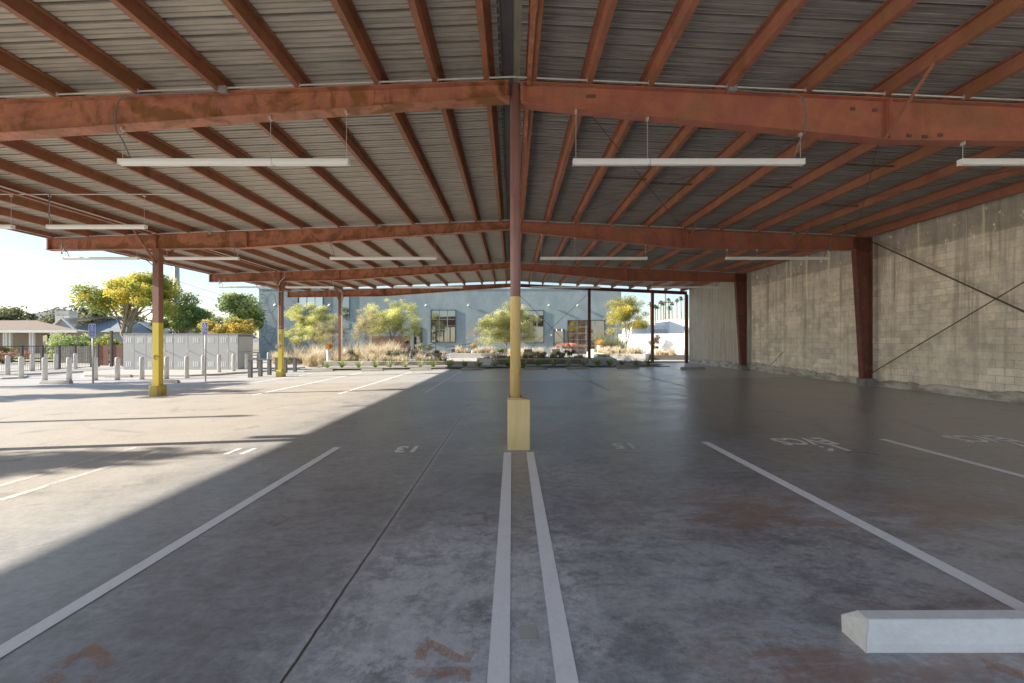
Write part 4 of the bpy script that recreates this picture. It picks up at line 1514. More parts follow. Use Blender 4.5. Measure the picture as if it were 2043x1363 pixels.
for q in (10, 15, 22, 62, 67.5, 104.5, 109.5):
    x = (q - 1022) * (Yh + 0.5) / F
    MB().box(x - 0.09, x + 0.09, Yh + 0.4, Yh + 0.58, 0.45, 2.7).build('porch_column', M['housewhite'], h1)
wn = MB().box(-50.4, -49.4, Yh + 2.54, Yh + 2.6, 1.1, 2.4).build('window', M['frame_dark'], h1)
MB().box(-50.33, -49.47, Yh + 2.52, Yh + 2.538, 1.17, 2.33).build('pane', M['glass'], wn)
MB().box(-54.6, -53.9, Yh + 2.53, Yh + 2.6, 0.45, 2.4).build('door', M['greywood'], h1)

h2 = thing('grey_roof_house', 'pale house with blue grey gabled roof behind the wheelchair sign', 'house', (-46, 55, 0))
Yg = 54.0
s = Yg / F
mb = MB().box((112 - 1022) * s, (250 - 1022) * s, Yg + 0.4, Yg + 10, 0, CZ + 20 * s)
mb.build('wall', M['housegrey'], h2)
mb = MB()
za, zb_ = CZ + 19 * s, CZ + 47 * s
xa, xb = (118 - 1022) * s, (252 - 1022) * s
v = [(xa, Yg, za), (xb, Yg, za), (xb, Yg + 10, za), (xa, Yg + 10, za), ((134 - 1022) * s, Yg + 4, CZ + 44 * s), ((186 - 1022) * s, Yg + 5, CZ + 55 * s), ((226 - 1022) * s, Yg + 4.5, CZ + 37 * s)]
mb.add(v, [(0, 1, 6, 5, 4), (1, 2, 6), (2, 3, 4, 5, 6), (3, 0, 4)])
mb.build('roof', M['shingle_grey'], h2)
gx0, gx1 = (108 - 1022) * s, (166 - 1022) * s
gm = (gx0 + gx1) / 2 - 0.1
MB().add([(gx0, Yg - 0.6, za - 0.1), (gx1, Yg - 0.6, za - 0.1), (gm, Yg - 0.6, CZ + 46 * s)], [(0, 1, 2)]).box(gx0, gx1, Yg - 0.6, Yg + 0.3, 0, za - 0.12).build('gable', M['housegrey'], h2)
MB().beam((gx0 - 0.2, Yg - 0.7, za - 0.12), (gm, Yg - 0.7, CZ + 47 * s), 0.25, 0.16).beam((gx1 + 0.2, Yg - 0.7, za - 0.12), (gm, Yg - 0.7, CZ + 47 * s), 0.25, 0.16).build('barge_board', M['housewhite'], h2)
MB().poly([((70 - 1022) * s, Yg + 2, CZ + 36 * s), (gm, Yg - 0.6, CZ + 46 * s), ((182 - 1022) * s, Yg + 5, CZ + 55 * s), ((126 - 1022) * s, Yg + 6, CZ + 55 * s)]).build('side_roof', M['shingle_pale'], h2)
ac = thing('rooftop_unit', 'grey box shaped air unit standing on the pale house roof', 'air conditioner', ((110 - 1022) * s, Yg + 1.5, CZ + 42 * s))
x0 = (95 - 1022) * s
MB().box(x0, x0 + 1.05, Yg + 0.9, Yg + 2.0, CZ + 38 * s, CZ + 54 * s).box(x0 + 1.12, x0 + 1.85, Yg + 0.9, Yg + 2.0, CZ + 36 * s, CZ + 54 * s).build('casing', M['shingle_pale'], ac)
MB().box(x0 - 0.02, x0 + 1.07, Yg + 0.87, Yg + 2.0, CZ + 54.3 * s, CZ + 62 * s).box(x0 + 1.1, x0 + 1.87, Yg + 0.87, Yg + 2.0, CZ + 54.3 * s, CZ + 62 * s).build('fan_box', M['ac'], ac)


def small_house(label, xa, xb, ytop, yeave, Y, roofm, wallm):
    s = Y / F
    rt = thing('gabled_house', label, 'house', ((0.5 * (xa + xb) - 1022) * s, Y, 0))
    X0, X1 = (xa - 1022) * s, (xb - 1022) * s
    ze, zr = CZ + (682 - yeave) * s, CZ + (682 - ytop) * s
    xm = (X0 + X1) / 2
    MB().add([(X0 + 0.3, Y + 0.3, 0), (X1 - 0.3, Y + 0.3, 0), (X1 - 0.3, Y + 0.3, ze), (xm, Y + 0.3, zr - 0.1), (X0 + 0.3, Y + 0.3, ze)], [(0, 1, 2, 3, 4)]).box(X0 + 0.3, X1 - 0.3, Y + 0.32, Y + 8, 0, ze).build('wall', M[wallm], rt)
    mb = MB()
    gable_roof(mb, X0, X1, Y, Y + 8.3, ze, zr, 'y', 0.18)
    mb.build('roof', M[roofm], rt)
    return rt


small_house('small pale house with a grey gable, left of the near yellow column', 245, 312, 645, 665, 58, 'shingle_pale', 'housegrey')
small_house('small tan roofed house with a low gable behind the lockers', 330, 402, 652, 667, 60, 'shingle_tan', 'beige')
small_house('far pale roofed house partly behind the second sign', 385, 432, 655, 666, 75, 'shingle_pale', 'housewhite')

# ================================================================== TREES OUTSIDE, LEFT
p = at(282, 668, 44)
big = tree('yellow_tree', 'big spreading tree with yellow and green leaves behind the near yellow column', (p.x, p.y, -0.2), 9, (-0.7, 0, 6.7, 5.0, 3.4, 2.7), 58, 0.95, 24000, 0.25, YELLOW, 11, 2, 0.26, bark='bark_pale', lean=1.0)
p = at(360, 668, 47)
tree('leafy_tree', 'darker green tree behind the steel pole', (p.x, p.y, -0.2), 7, (0.6, 0, 4.2, 2.8, 2.0, 1.6), 26, 0.8, 10000, 0.28, GREEN, 12, 1, 0.2)
p = at(484, 690, 41)
tree('leafy_tree', 'tall dense green tree right of the lockers beside the mural wall', (p.x, p.y, -0.1), 8, (0.0, 0, 4.2, 1.35, 1.5, 3.0), 30, 0.85, 14000, 0.24, GREEN, 13, 1, 0.16)
p = at(462, 690, 38)
tree('yellow_shrub_tree', 'yellow leaved bushy tree behind the right end of the lockers', (p.x, p.y, -0.1), 4, (0.0, 0, 2.4, 2.6, 1.6, 1.5), 24, 0.7, 9000, 0.2, [(0.10, 0.10, 0.03), (0.36, 0.28, 0.05), (0.62, 0.46, 0.08)], 14, 2, 0.07)
p = at(430, 690, 42)
tree('dry_shrub_tree', 'brownish thin shrub rising over the lockers', (p.x, p.y, -0.1), 3.6, (0, 0, 2.4, 1.8, 1.4, 0.9), 12, 0.65, 2600, 0.16, [(0.16, 0.12, 0.06), (0.32, 0.25, 0.13), (0.45, 0.36, 0.2)], 15, 2, 0.05)
for i, (px, py, Y, rx, rz, lb) in enumerate([(165, 640, 95, 7.5, 3.6, 'hazy olive tree on the skyline behind the house roofs'), (12, 640, 75, 4.2, 2.6, 'green tree on the skyline at the far left edge'),
                                             (225, 645, 85, 5, 2.6, 'hazy green tree below the big yellow crown'), (95, 645, 110, 6, 2.2, 'low hazy tree line left of the roof unit'), (420, 655, 100, 7, 3, 'hazy tree far off below the hills')]):
    p = at(px, py, Y)
    tree('distant_tree', lb, (p.x, p.y, -0.3), 5, (0, 0, p.z + 0.3, rx, 3, rz), 14, rz * 0.6, 2600, 0.6, OLIVE, 30 + i, 1, 0.25, 'trees on the skyline')
for i, (px, py, Y, rx, rz, pal, lb) in enumerate([(136, 676, 38.0, 1.6, 1.0, GREEN, 'dark green bush left of the left sign'), (163, 674, 37.6, 1.3, 1.1, GREEN, 'dark bush directly behind the left sign'),
                                                 (206, 677, 37.4, 1.2, 0.9, [(0.08, 0.12, 0.02), (0.26, 0.32, 0.04), (0.5, 0.5, 0.08)], 'bright yellow green bush right of the left sign'), (237, 681, 34.5, 0.7, 0.75, [(0.08, 0.12, 0.02), (0.26, 0.32, 0.04), (0.5, 0.5, 0.08)], 'small bright bush over the red brown gate'),
                                                 (8, 705, 36, 0.9, 0.7, [(0.08, 0.1, 0.02), (0.3, 0.3, 0.05), (0.6, 0.55, 0.1)], 'low flowering bush in front of the brown house')]):
    p = at(px, py, Y)
    tree('bush', lb, (p.x, p.y, -0.25), 2, (0, 0, p.z * 0.62 + 0.1, rx, 0.9, rz * 1.3), 18, rz * 0.55, 4200, 0.16, pal, 50 + i, 3, 0.04, 'bushes beyond the fence', cat='bush')
rng = np.random.default_rng(3)
for i, (px, py, Y, lb) in enumerate([(46, 715, 34, 'pink flowering plant by the porch'), (12, 722, 33, 'low garden plant at the far left edge')]):
    p = at(px, py, Y)
    tree('flower_shrub', lb, (p.x, p.y, -0.25), 1, (0, 0, 0.75, 0.7, 0.5, 0.35), 7, 0.3, 900, 0.09, [(0.08, 0.10, 0.03), (0.35, 0.16, 0.12), (0.6, 0.2, 0.16)], 60 + i, 3, 0.02, 'garden plants by the porch', cat='plant')


# palms
def palm(label, px, ytop, ybase, Y, seed, group, r=1.2, tr=0.17):
    rng = np.random.default_rng(seed)
    top = at(px, ytop, Y)
    bx = at(px + rng.normal() * 0.8, ybase, Y)
    rt = thing('palm_tree', label, 'palm tree', (bx.x, Y, -0.3), group)
    MB().tube([(bx.x, Y, -0.3), ((bx.x + top.x) / 2 + 0.1, Y, top.z / 2), (top.x, Y, top.z)], [tr * 1.3, tr, tr * 0.8], 8).build('trunk', M['bark'], rt)
    n = 60
    q, c = [], []
    for k in range(n):
        az, el = rng.random() * 6.28, -0.7 + 1.9 * rng.random()
        d = np.array([math.cos(az) * math.cos(el), math.sin(az) * math.cos(el), math.sin(el)])
        sd = np.cross(d, [0, 0, 1.0])
        sd /= np.linalg.norm(sd) + 1e-6
        L = r * (0.7 + 0.5 * rng.random())
        p0 = np.array(top[:])
        p1 = p0 + d * L * 0.6
        p2 = p0 + d * L + np.array([0, 0, -0.28 * L])
        w = 0.16 * r
        q.append([p0 - sd * w * .15, p0 + sd * w * .15, p1 + sd * w, p1 - sd * w])
        q.append([p1 - sd * w, p1 + sd * w, p2 + sd * w * .2, p2 - sd * w * .2])
        col = np.array([0.05, 0.075, 0.03]) * (0.7 + 0.8 * rng.random())
        c += [col, col]
    np_mesh('crown', np.array(q), np.array(c), M['leaf'], rt)


pl = [(1298, 607, 0), (1308, 612, 0), (1312, 613, 0), (1319, 604.5, 1), (1324, 606, 0), (1334, 599, 1), (1336, 615, 0), (1341, 606, 0), (1351, 600, 1), (1359, 596, 1)]
nm = ['leftmost', 'second from left', 'third from left', 'fourth from left', 'fifth from left', 'sixth from left', 'seventh from left', 'eighth from left', 'second from right', 'rightmost']
for i, (px, yt, b) in enumerate(pl):
    palm('tall thin skyline palm above the white building, %s' % nm[i], px, yt, 645, 130 + 9 * (i % 3), 70 + i, 'tall palms on the skyline', 1.05, 0.16)
for i, (px, yt) in enumerate([(52, 630), (64, 633)]):
    palm('small far palm over the brown roof, the %s one' % ('left', 'right')[i], px, yt, 650, 90, 90 + i, 'small far palms over the brown roof', 1.3, 0.14)

# poles and cables
p = at(352.5, 668, 50)
pole = thing('steel_pole', 'tall grey steel utility pole behind the near yellow column', 'utility pole', (p.x, 50, -0.3))
MB().tube([(p.x, 50, -0.3), (p.x, 50, 14)], [0.42, 0.26], 12).build('shaft', M['polegrey'], pole, smooth=True)
for z in (11.5, 12.6):
    MB().box(p.x - 1.2, p.x + 1.2, 49.9, 50.1, z, z + 0.14).build('cross_arm', M['polegrey'], pole)


def cable(a, b, sag, label):
    a, b = Vector(a), Vector(b)
    pts = [a.lerp(b, t) - Vector((0, 0, sag * 4 * t * (1 - t))) for t in np.linspace(0, 1, 17)]
    tag(MB().tube(pts, 0.022, 5).build('overhead_cable', M['wire']), label, 'cable')


cable(at(-60, 571, 60), at(352, 600, 50), 0.5, 'thin overhead cable crossing the sky at the far left')
cable(at(353, 560, 50), at(560, 612, 70), 0.5, 'upper thin cable running right from the steel pole')
cable(at(353, 575, 50), at(560, 622, 70), 0.5, 'lower thin cable running right from the steel pole')
p = at(1328, 690, 85)
wp = thing('wood_pole', 'brown wooden utility pole among the far palms', 'utility pole', (p.x, 85, -0.3))
MB().tube([(p.x, 85, -0.3), (p.x, 85, 12.6)], [0.2, 0.14], 10).build('shaft', M['polewood'], wp, smooth=True)
MB().box(p.x - 1.5, p.x + 1.5, 84.8, 84.95, 9.6, 9.8).build('cross_arm', M['polewood'], wp)

# hills
mb = MB()
n = 60
xs = np.linspace(-1500, 500, n)
hz = 34 + 26 * np.sin(xs * 0.006 + 1.0) + 12 * np.sin(xs * 0.017) + 6 * np.sin(xs * 0.05)
hz = np.clip(hz * (xs < -200) + 30 * (xs >= -200), 6, 100)
for i in range(n - 1):
    mb.add([(xs[i], 880, -1), (xs[i + 1], 880, -1), (xs[i + 1], 900, hz[i + 1]), (xs[i], 900, hz[i])], [(0, 1, 2, 3)])
struct(mb.build('hills', M['hill']))

# trees and a pole outside the left edge whose shade falls on the slab
tree('shade_tree', 'large leafy tree standing left of the canopy near the camera', (-22.5, 4.6, -0.3), 7, (0, 0, 6.6, 2.2, 1.0, 0.9), 12, 0.6, 1500, 0.26, GREEN, 101, 1, 0.16)
tree('shade_tree', 'large leafy tree standing left of the canopy beyond the second frame', (-27.5, 13.4, -0.3), 8, (0, 0, 6.2, 3.4, 1.5, 1.9), 22, 0.6, 3000, 0.28, GREEN, 102, 1, 0.2)
tree('shade_tree', 'leafy tree left of the canopy, farthest of the three shade trees', (-31.0, 16.6, -0.3), 8, (0, 0, 6.4, 4.0, 1.9, 2.2), 24, 0.65, 3600, 0.28, GREEN, 103, 1, 0.2)
lp = thing('lamp_pole', 'slim pole standing left of the canopy', 'pole', (-22.0, 8.6, zL))
MB().tube([(-22, 8.6, zL), (-22, 8.6, 6.6)], [0.13, 0.10], 10).build('shaft', M['polegrey'], lp)
MB().box(-22.3, -21.7, 8.5, 8.7, 6.6, 6.75).build('lamp_head', M['polegrey'], lp)

# ================================================================== BUILDING
YB = 48.0
sB = YB / F
bld = thing('blue_building', 'large blue grey stucco building with tall windows and a line mural at its left', 'building', (-8, YB + 6, 0.24))
BX0, BX1 = (517 - 1022) * sB, (1240 - 1022) * sB


def bx(px):
    return (px - 1022) * sB


def bz(py):
    return CZ + (682 - py) * sB


ZT = bz(578)
# facade wall as a band grid with true openings
ops = [(861, 909, 620, 683), (1047, 1084.5, 621, 684), (1133.6, 1206.5, 640.5, 703), (1107, 1124.5, 660, 704), (827, 842.5, 655, 704), (596, 644.5, 500, 640), (682.5, 697.5, 500, 634)]
xs = sorted(set([BX0, BX1] + [bx(o[0]) for o in ops] + [bx(o[1]) for o in ops]))
zs = sorted(set([-0.35, ZT] + [min(bz(o[2]), ZT - 0.3) for o in ops] + [bz(o[3]) for o in ops]))
mb = MB()
for i in range(len(xs) - 1):
    for j in range(len(zs) - 1):
        cx, cz = (xs[i] + xs[i + 1]) / 2, (zs[j] + zs[j + 1]) / 2
        if any(bx(o[0]) < cx < bx(o[1]) and bz(o[3]) < cz < min(bz(o[2]), ZT - 0.3) for o in ops):
            continue
        mb.poly([(xs[i], YB, zs[j]), (xs[i + 1], YB, zs[j]), (xs[i + 1], YB, zs[j + 1]), (xs[i], YB, zs[j + 1])])
mb.poly([(BX1, YB, -0.35), (BX1, YB + 14, -0.35), (BX1, YB + 14, ZT), (BX1, YB, ZT)])
mb.poly([(BX0, YB + 14, -0.35), (BX0, YB, -0.35), (BX0, YB, ZT), (BX0, YB + 14, ZT)])
mb.poly([(BX1, YB + 14, 0.2), (BX0, YB + 14, 0.2), (BX0, YB + 14, ZT), (BX1, YB + 14, ZT)])
mb.poly([(BX0, YB, ZT), (BX1, YB, ZT), (BX1, YB + 14, ZT), (BX0, YB + 14, ZT)])
mb.build('wall', M['stucco'], bld)
MB().box(BX0 - 0.04, BX1 + 0.04, YB - 0.05, YB + 0.3, ZT + 0.002, ZT + 0.12).build('parapet', M['stucco'], bld)


def window(o, cols, rows, glass='glass', name='window', fr=0.07, out=0.10, splits=None):
    x0, x1, z1, z0 = bx(o[0]), bx(o[1]), min(bz(o[2]), ZT - 0.3), bz(o[3])
    mb = MB()
    mb.box(x0 - fr, x0, YB - out, YB + 0.12, z0 - fr, z1 + fr).box(x1, x1 + fr, YB - out, YB + 0.12, z0 - fr, z1 + fr)
    mb.box(x0 + 0.001, x1 - 0.001, YB - out, YB + 0.12, z1, z1 + fr).box(x0 + 0.001, x1 - 0.001, YB - out, YB + 0.12, z0 - fr, z0)
    f = mb.build(name, M['frame_dark'], bld)
    MB().poly([(x0, YB + 0.06, z0), (x1, YB + 0.06, z0), (x1, YB + 0.06, z1), (x0, YB + 0.06, z1)]).build('pane', M[glass], f)
    mb = MB()
    for i in range(1, cols):
        x = x0 + (x1 - x0) * i / cols
        mb.box(x - 0.03, x + 0.03, YB + 0.0, YB + 0.055, z0, z1)
    for t in (splits or [j / rows for j in range(1, rows)]):
        z = z0 + (z1 - z0) * t
        mb.box(x0, x1, YB + 0.005, YB + 0.05, z - 0.025, z + 0.025)
    if mb.v:
        mb.build('mullion', M['mullion'], f)
    return f


window(ops[0], 3, 3, splits=[0.4, 0.72])
window(ops[1], 3, 3, splits=[0.4, 0.72])
window(ops[2], 4, 5, 'glass_warm', 'glazed_door')
window(ops[3], 1, 1, 'glass', 'door', 0.14)
window(ops[4], 1, 1, 'glass', 'doorway', 0.05, 0.05)
window(ops[5], 3, 1, 'glass_pale', 'window')
window(ops[6], 1, 1, 'glass', 'window', 0.04)
# wall lamps
for q, r in ((935, 611), (1095, 611), (1152, 611), (851, 611), (659, 610.5), (551, 610)):
    x, z = bx(q), bz(r)
    MB().tube([(x, YB - 0.002, z - 0.1), (x, YB - 0.2, z - 0.02)], 0.03, 6).tube([(x - 0.08, YB - 0.2, z - 0.05), (x + 0.10, YB - 0.22, z + 0.12)], 0.11, 12).build('wall_lamp', M['lampmetal'], bld)
for q, r in ((1111, 658), (1121.5, 658)):
    x, z = bx(q), bz(r)
    MB().tube([(x, YB - 0.002, z), (x, YB - 0.22, z), (x, YB - 0.24, z - 0.2)], 0.07, 8).build('door_lamp', M['lampmetal'], bld)
MB().tube([(bx(1100), YB - 0.03, bz(669)), (bx(1100), YB - 0.002, bz(669))], 0.11, 14).build('wall_plate', M['signwhite'], bld)
MB().box(bx(683), bx(697), YB - 0.03, YB - 0.003, bz(656), bz(645)).build('vent_grille', M['mullion'], bld)
# mural: plain hexagon and petal outlines
mb = MB()


def mline(pts, w=0.085):
    mb = MB()
    pts = [Vector((bx(a), bz(b))) for a, b in pts]
    for i in range(len(pts) - 1):
        a, b = pts[i], pts[i + 1]
        d = (b - a)
        if d.length < 1e-6:
            continue
        d.normalize()
        n_ = Vector((-d.y, d.x)) * w / 2
        e = d * w * 0.3
        yy = YB - 0.004 - 0.0006 * (i % 3)
        mb.poly([(q.x, yy, q.y) for q in (a - e + n_, a - e - n_, b + e - n_, b + e + n_)])
    mb.build('mural_line', M['mural'], bld)


def arc(cx, cy, rx, ry, a0, a1, n=14):
    return [(cx + rx * math.cos(R(t)), cy + ry * math.sin(R(t))) for t in np.linspace(a0, a1, n)]


mline([(520, 622), (543, 624.5), (552, 611), (548, 590), (538, 580), (524, 582)])
mline([(519, 619), (541, 621.5)])
mline([(543, 624.5), (553, 646), (549, 662), (540, 684), (523, 690)])
mline([(540, 622), (549, 646)])
mline(arc(527, 655, 5, 19, 90, 450, 20))
mline([(520, 640), (532, 660), (548, 657)])
mline([(532, 662), (549, 666)])
mline([(527, 672), (538, 690), (553, 672)])
mline([(517, 688), (530, 676), (545, 694)])
mline(arc(524, 600, 9, 12, -120, 120))
mline(arc(526, 600, 4.5, 6, -140, 150))
mline(arc(540, 603, 6, 16, 90, 300))
mline([(555, 588), (562, 604), (570, 620), (585, 640), (596, 648)])
mline([(556, 582), (574, 592), (590, 606)])
mline([(572, 700), (585, 680), (600, 690), (610, 676)])
mline([(684, 662), (696, 668)])
mline([(684, 671), (697, 679)], 0.14)

# brown board screen behind the trees
bs = thing('board_screen', 'low red brown board screen against the blue building behind the trees', 'screen', (bx(790), 46.5, 0.24))
mb = MB()
s = 46.5 / F
for k in range(9):
    q0 = 742 + k * 8.6
    mb.box((q0 - 1022) * s, (q0 + 8.0 - 1022) * s, 46.5, 46.56, 0.24, 2.3)
mb.build('boards', M['redwood'], bs)

# white building and wall at the right
wb = thing('white_building', 'bright white building beyond the right end of the canopy', 'building', (19, 55, 0.24))
s = 55 / F


def slant_wall(x0, y0, x1, y1, z0, z1, t):
    return MB().hexa([(x0, y0, z0), (x1, y1, z0), (x1, y1 + t, z0), (x0, y0 + t, z0), (x0, y0, z1), (x1, y1, z1), (x1, y1 + t, z1), (x0, y0 + t, z1)])


xa_ = (1290 - 1022) * 56 / F
slant_wall(xa_, 56, 40, 46.5, 0.2, CZ + 33 * s, 12).build('wall', M['whitewall'], wb)
slant_wall((1336 - 1022) * 53.5 / F, 53.5, 40, 45.5, 0.2, CZ + 43 * s, 5).build('wing', M['whitewall'], wb)
slant_wall((1306 - 1022) * 55 / F, 54.9, (1335 - 1022) * 54.2 / F, 54.0, CZ + 18 * s, CZ + 24 * s, 0.3).build('ledge', M['shingle_pale'], wb)
ww = thing('white_wall', 'low white garden wall behind the yellow tree at right', 'wall', (12, 46.5, 0.24))
slant_wall((1236 - 1022) * 47.5 / F, 47.5, (1400 - 1022) * 43.2 / F, 43.2, 0.2, CZ + 15 * 46.5 / F, 0.3).build('face', M['whitewall'], ww)
pr = thing('wall_pier', 'short grey concrete pier just beyond the block wall end', 'pier', (13.8, 33.5, 0.1))
MB().hexa([(13.75, 33.3, 0.1), (14.2, 33.3, 0.1), (14.2, 33.6, 0.1), (13.75, 33.6, 0.1), (13.95, 33.3, 2.6), (14.2, 33.3, 2.6), (14.2, 33.6, 2.6), (13.95, 33.6, 2.6)]).build('shaft', M['planter'], pr)

# ================================================================== COURTYARD
# planting strip bed
bed = struct(MB().poly([(-12.9, 25.9, 0.004 + fz(-6)), (9.6, 25.9, 0.16), (9.9, 28.6, 0.16), (-12.9, 28.6, 0.004 + fz(-6))]).build('planting_bed', M['gravel']))
bed.location.z += 0.06
kerb = MB()
for a, b in ((-12.9, -8.5), (-8.5, 0), (0, 9.8)):
    kerb.hexa([(a, 25.75, fz(a) - 0.05), (b, 25.75, fz(b) - 0.05), (b, 25.9, fz(b) - 0.05), (a, 25.9, fz(a) - 0.05), (a, 25.75, fz(a) + 0.045), (b, 25.75, fz(b) + 0.045), (b, 25.9, fz(b) + 0.045), (a, 25.9, fz(a) + 0.045)])
struct(kerb.build('kerb', M['conc_stop']))


def planter_box(name, label, pts, z0, z1, mat, soil=True, wallt=0.22):
    xs_ = [p[0] for p in pts]
    ys_ = [p[1] for p in pts]
    c = Vector((sum(xs_) / len(pts), sum(ys_) / len(pts), z0))
    rt = thing(name, label, 'planter', c)
    mb = MB()
    n = len(pts)
    inner = []
    cc = Vector((c.x, c.y))
    P = [Vector(p) for p in pts]
    for i in range(n):
        a, b, d = P[i - 1], P[i], P[(i + 1) % n]
        e1, e2 = (b - a).normalized(), (d - b).normalized()
        n1, n2 = Vector((-e1.y, e1.x)), Vector((-e2.y, e2.x))
        bi = (n1 + n2)
        bi = bi / max(bi.length_squared / 2, 0.2)
        inner.append(b + bi * wallt)
    v = [(p.x, p.y, z0) for p in P] + [(p.x, p.y, z1) for p in P] + [(p.x, p.y, z1) for p in inner] + [(p.x, p.y, z1 - 0.1) for p in inner]
    fs = []
    for i in range(n):
        j = (i + 1) % n
        fs += [(i, j, n + j, n + i), (n + i, n + j, 2 * n + j, 2 * n + i), (2 * n + i, 2 * n + j, 3 * n + j, 3 * n + i)]
    mb.add(v, fs)
    mb.build('wall', M[mat], rt, bevel=0.012)
    MB().poly([(p.x, p.y, z1 - 0.09) for p in inner]).build('soil', M['soil'], rt)
    return rt


plL = planter_box('planter', 'long low concrete planter of dry grass left of the steps', [(-13.1, 28.9), (-4.5, 28.9), (-4.5, 31.5), (-6.5, 37.5), (-13.1, 37.5)], -0.1, 0.31, 'planter')
MB().box(-9.3, -4.48, 28.84, 28.898, 0.0, 0.30).build('board_facing', M['planter_dark'], plL)
plR = planter_box('planter', 'long low planter in shade with plants right of the steps', [(-2.5, 29.6), (-1.25, 28.9), (7.3, 28.9), (7.3, 31.0), (-2.3, 32.8)], -0.05, 0.50, 'planter')
MB().box(-1.2, 5.3, 28.84, 28.898, 0.02, 0.46).build('board_facing', M['planter_dark'], plR)
plT = planter_box('planter', 'bright concrete planter wall under the yellow tree at right', [(7.2, 33.2), (10.4, 32.3), (11.0, 33.2), (11.6, 40), (7.2, 40)], 0.0, 0.72, 'planter')
plS = planter_box('planter', 'small grass planter with painted-in shade against the far wall column', [(11.15, 32.7), (13.7, 32.7), (13.7, 35), (11.15, 35)], 0.0, 0.62, 'planter_dark')  # concrete planter, its shade painted in by the dark material
plB = planter_box('planter', 'low pale planter with dry grass in front of the building windows', [(-5.5, 36.5), (-2.7, 36.5), (-1.2, 38.0), (-1.2, 42), (-5.5, 42)], 0.2, 0.66, 'planter')
# steps between the planters
mb = MB()
for k in range(2):
    mb.box(-4.48, -2.55, 29.2 + 0.4 * k, 30.19, 0.0 + 0.12 * k, 0.118 + 0.12 * k)
struct(mb.build('steps', M['plaza']))

# straw grass beds
rng = np.random.default_rng(21)


def grass_bed(label, regions, n, h, w, seed, pal=STRAW):
    rng = np.random.default_rng(seed)
    P, T = [], []
    A = sum((x1 - x0) * (y1 - y0) for x0, x1, y0, y1, z in regions)
    for x0, x1, y0, y1, z in regions:
        k = int(n * (x1 - x0) * (y1 - y0) / A)
        nt = max(3, k // 70)
        cx, cy = x0 + rng.random(nt) * (x1 - x0), y0 + rng.random(nt) * (y1 - y0)
        i = rng.integers(0, nt, k)
        sp = (0.08 + 0.12 * rng.random(nt))[i]
        p = np.stack([cx[i] + rng.normal(size=k) * sp, cy[i] + rng.normal(size=k) * sp, np.full(k, z)], 1)
        P.append(p)
        T.append((0.45 + 0.75 * rng.random(nt) ** 1.3)[i])
    P = np.concatenate(P)
    q, c = blades(rng, P, h * np.concatenate(T), w, pal, 0.5)
    # feathery heads
    m = rng.random(len(P)) < 0.35
    o = np_mesh('straw_grass', q, c, M['blade'])
    return stuff(o, label, 'grass')


grass_bed('tall straw grass growing along the mural wall right of the lockers', [(-21.0, -14.2, 34, 42, -0.2), (-15.6, -13.2, 31, 34, -0.2)], 6500, 1.35, 0.03, 41)
grass_bed('tall straw grass filling the left planter', [(-12.8, -9.0, 31.5, 37, 0.22)], 2600, 1.35, 0.026, 42)
grass_bed('short straw grass along the left planter edge', [(-12.8, -4.9, 29.3, 31.2, 0.22)], 3800, 0.55, 0.025, 43)
grass_bed('short dry grass in the right planter', [(-1.9, 5.2, 29.4, 30.8, 0.41)], 2400, 0.4, 0.025, 44, [(0.14, 0.12, 0.06), (0.27, 0.22, 0.12), (0.42, 0.34, 0.2)])
grass_bed('golden grass under the yellow tree at right', [(7.6, 10.8, 33.3, 38, 0.63), (11.4, 13.4, 32.95, 34.6, 0.53)], 4200, 0.6, 0.03, 45)
grass_bed('dry grass in front of the building', [(-5.2, -1.5, 37, 41, 0.57), (-0.5, 5.5, 44, 46.5, 0.25), (-12, -7, 40, 44, 0.25)], 4200, 0.75, 0.03, 46)
grass_bed('thin pale grass at the right building corner', [(9.2, 12.3, 44.5, 46.2, 0.25)], 900, 2.0, 0.03, 47, OLIVE)


# strappy plants along the planting strip
def strap_plant(seed, pal):
    rng = np.random.default_rng(seed)
    rt = thing('strappy_plant', 'x', 'plant', (0, 0, 0), 'strappy plants along the planting strip')
    q, c = [], []
    for k in range(46):
        az = rng.random() * 6.283
        L = 0.55 * (0.6 + 0.55 * rng.random())
        el = 0.5 + 0.95 * rng.random()
        d = np.array([math.cos(az), math.sin(az), 0])
        sd = np.array([-math.sin(az), math.cos(az), 0])
        pts = []
        for t in np.linspace(0, 1, 4):
            pts.append(d * L * t * math.cos(el) * (0.8 + 0.5 * t) + np.array([0, 0, L * math.sin(el) * (t - 0.35 * t * t) * 1.25]))
        col = np.array(pal[rng.integers(0, len(pal))]) * (0.75 + 0.5 * rng.random())
        for i in range(3):
            w0, w1 = (0.018, 0.02, 0.014)[i], (0.02, 0.014, 0.003)[i]
            q.append([pts[i] - sd * w0, pts[i] + sd * w0, pts[i + 1] + sd * w1, pts[i + 1] - sd * w1])
            c.append(col)
    np_mesh('foliage', np.array(q), np.array(c), M['blade'], rt)
    return rt


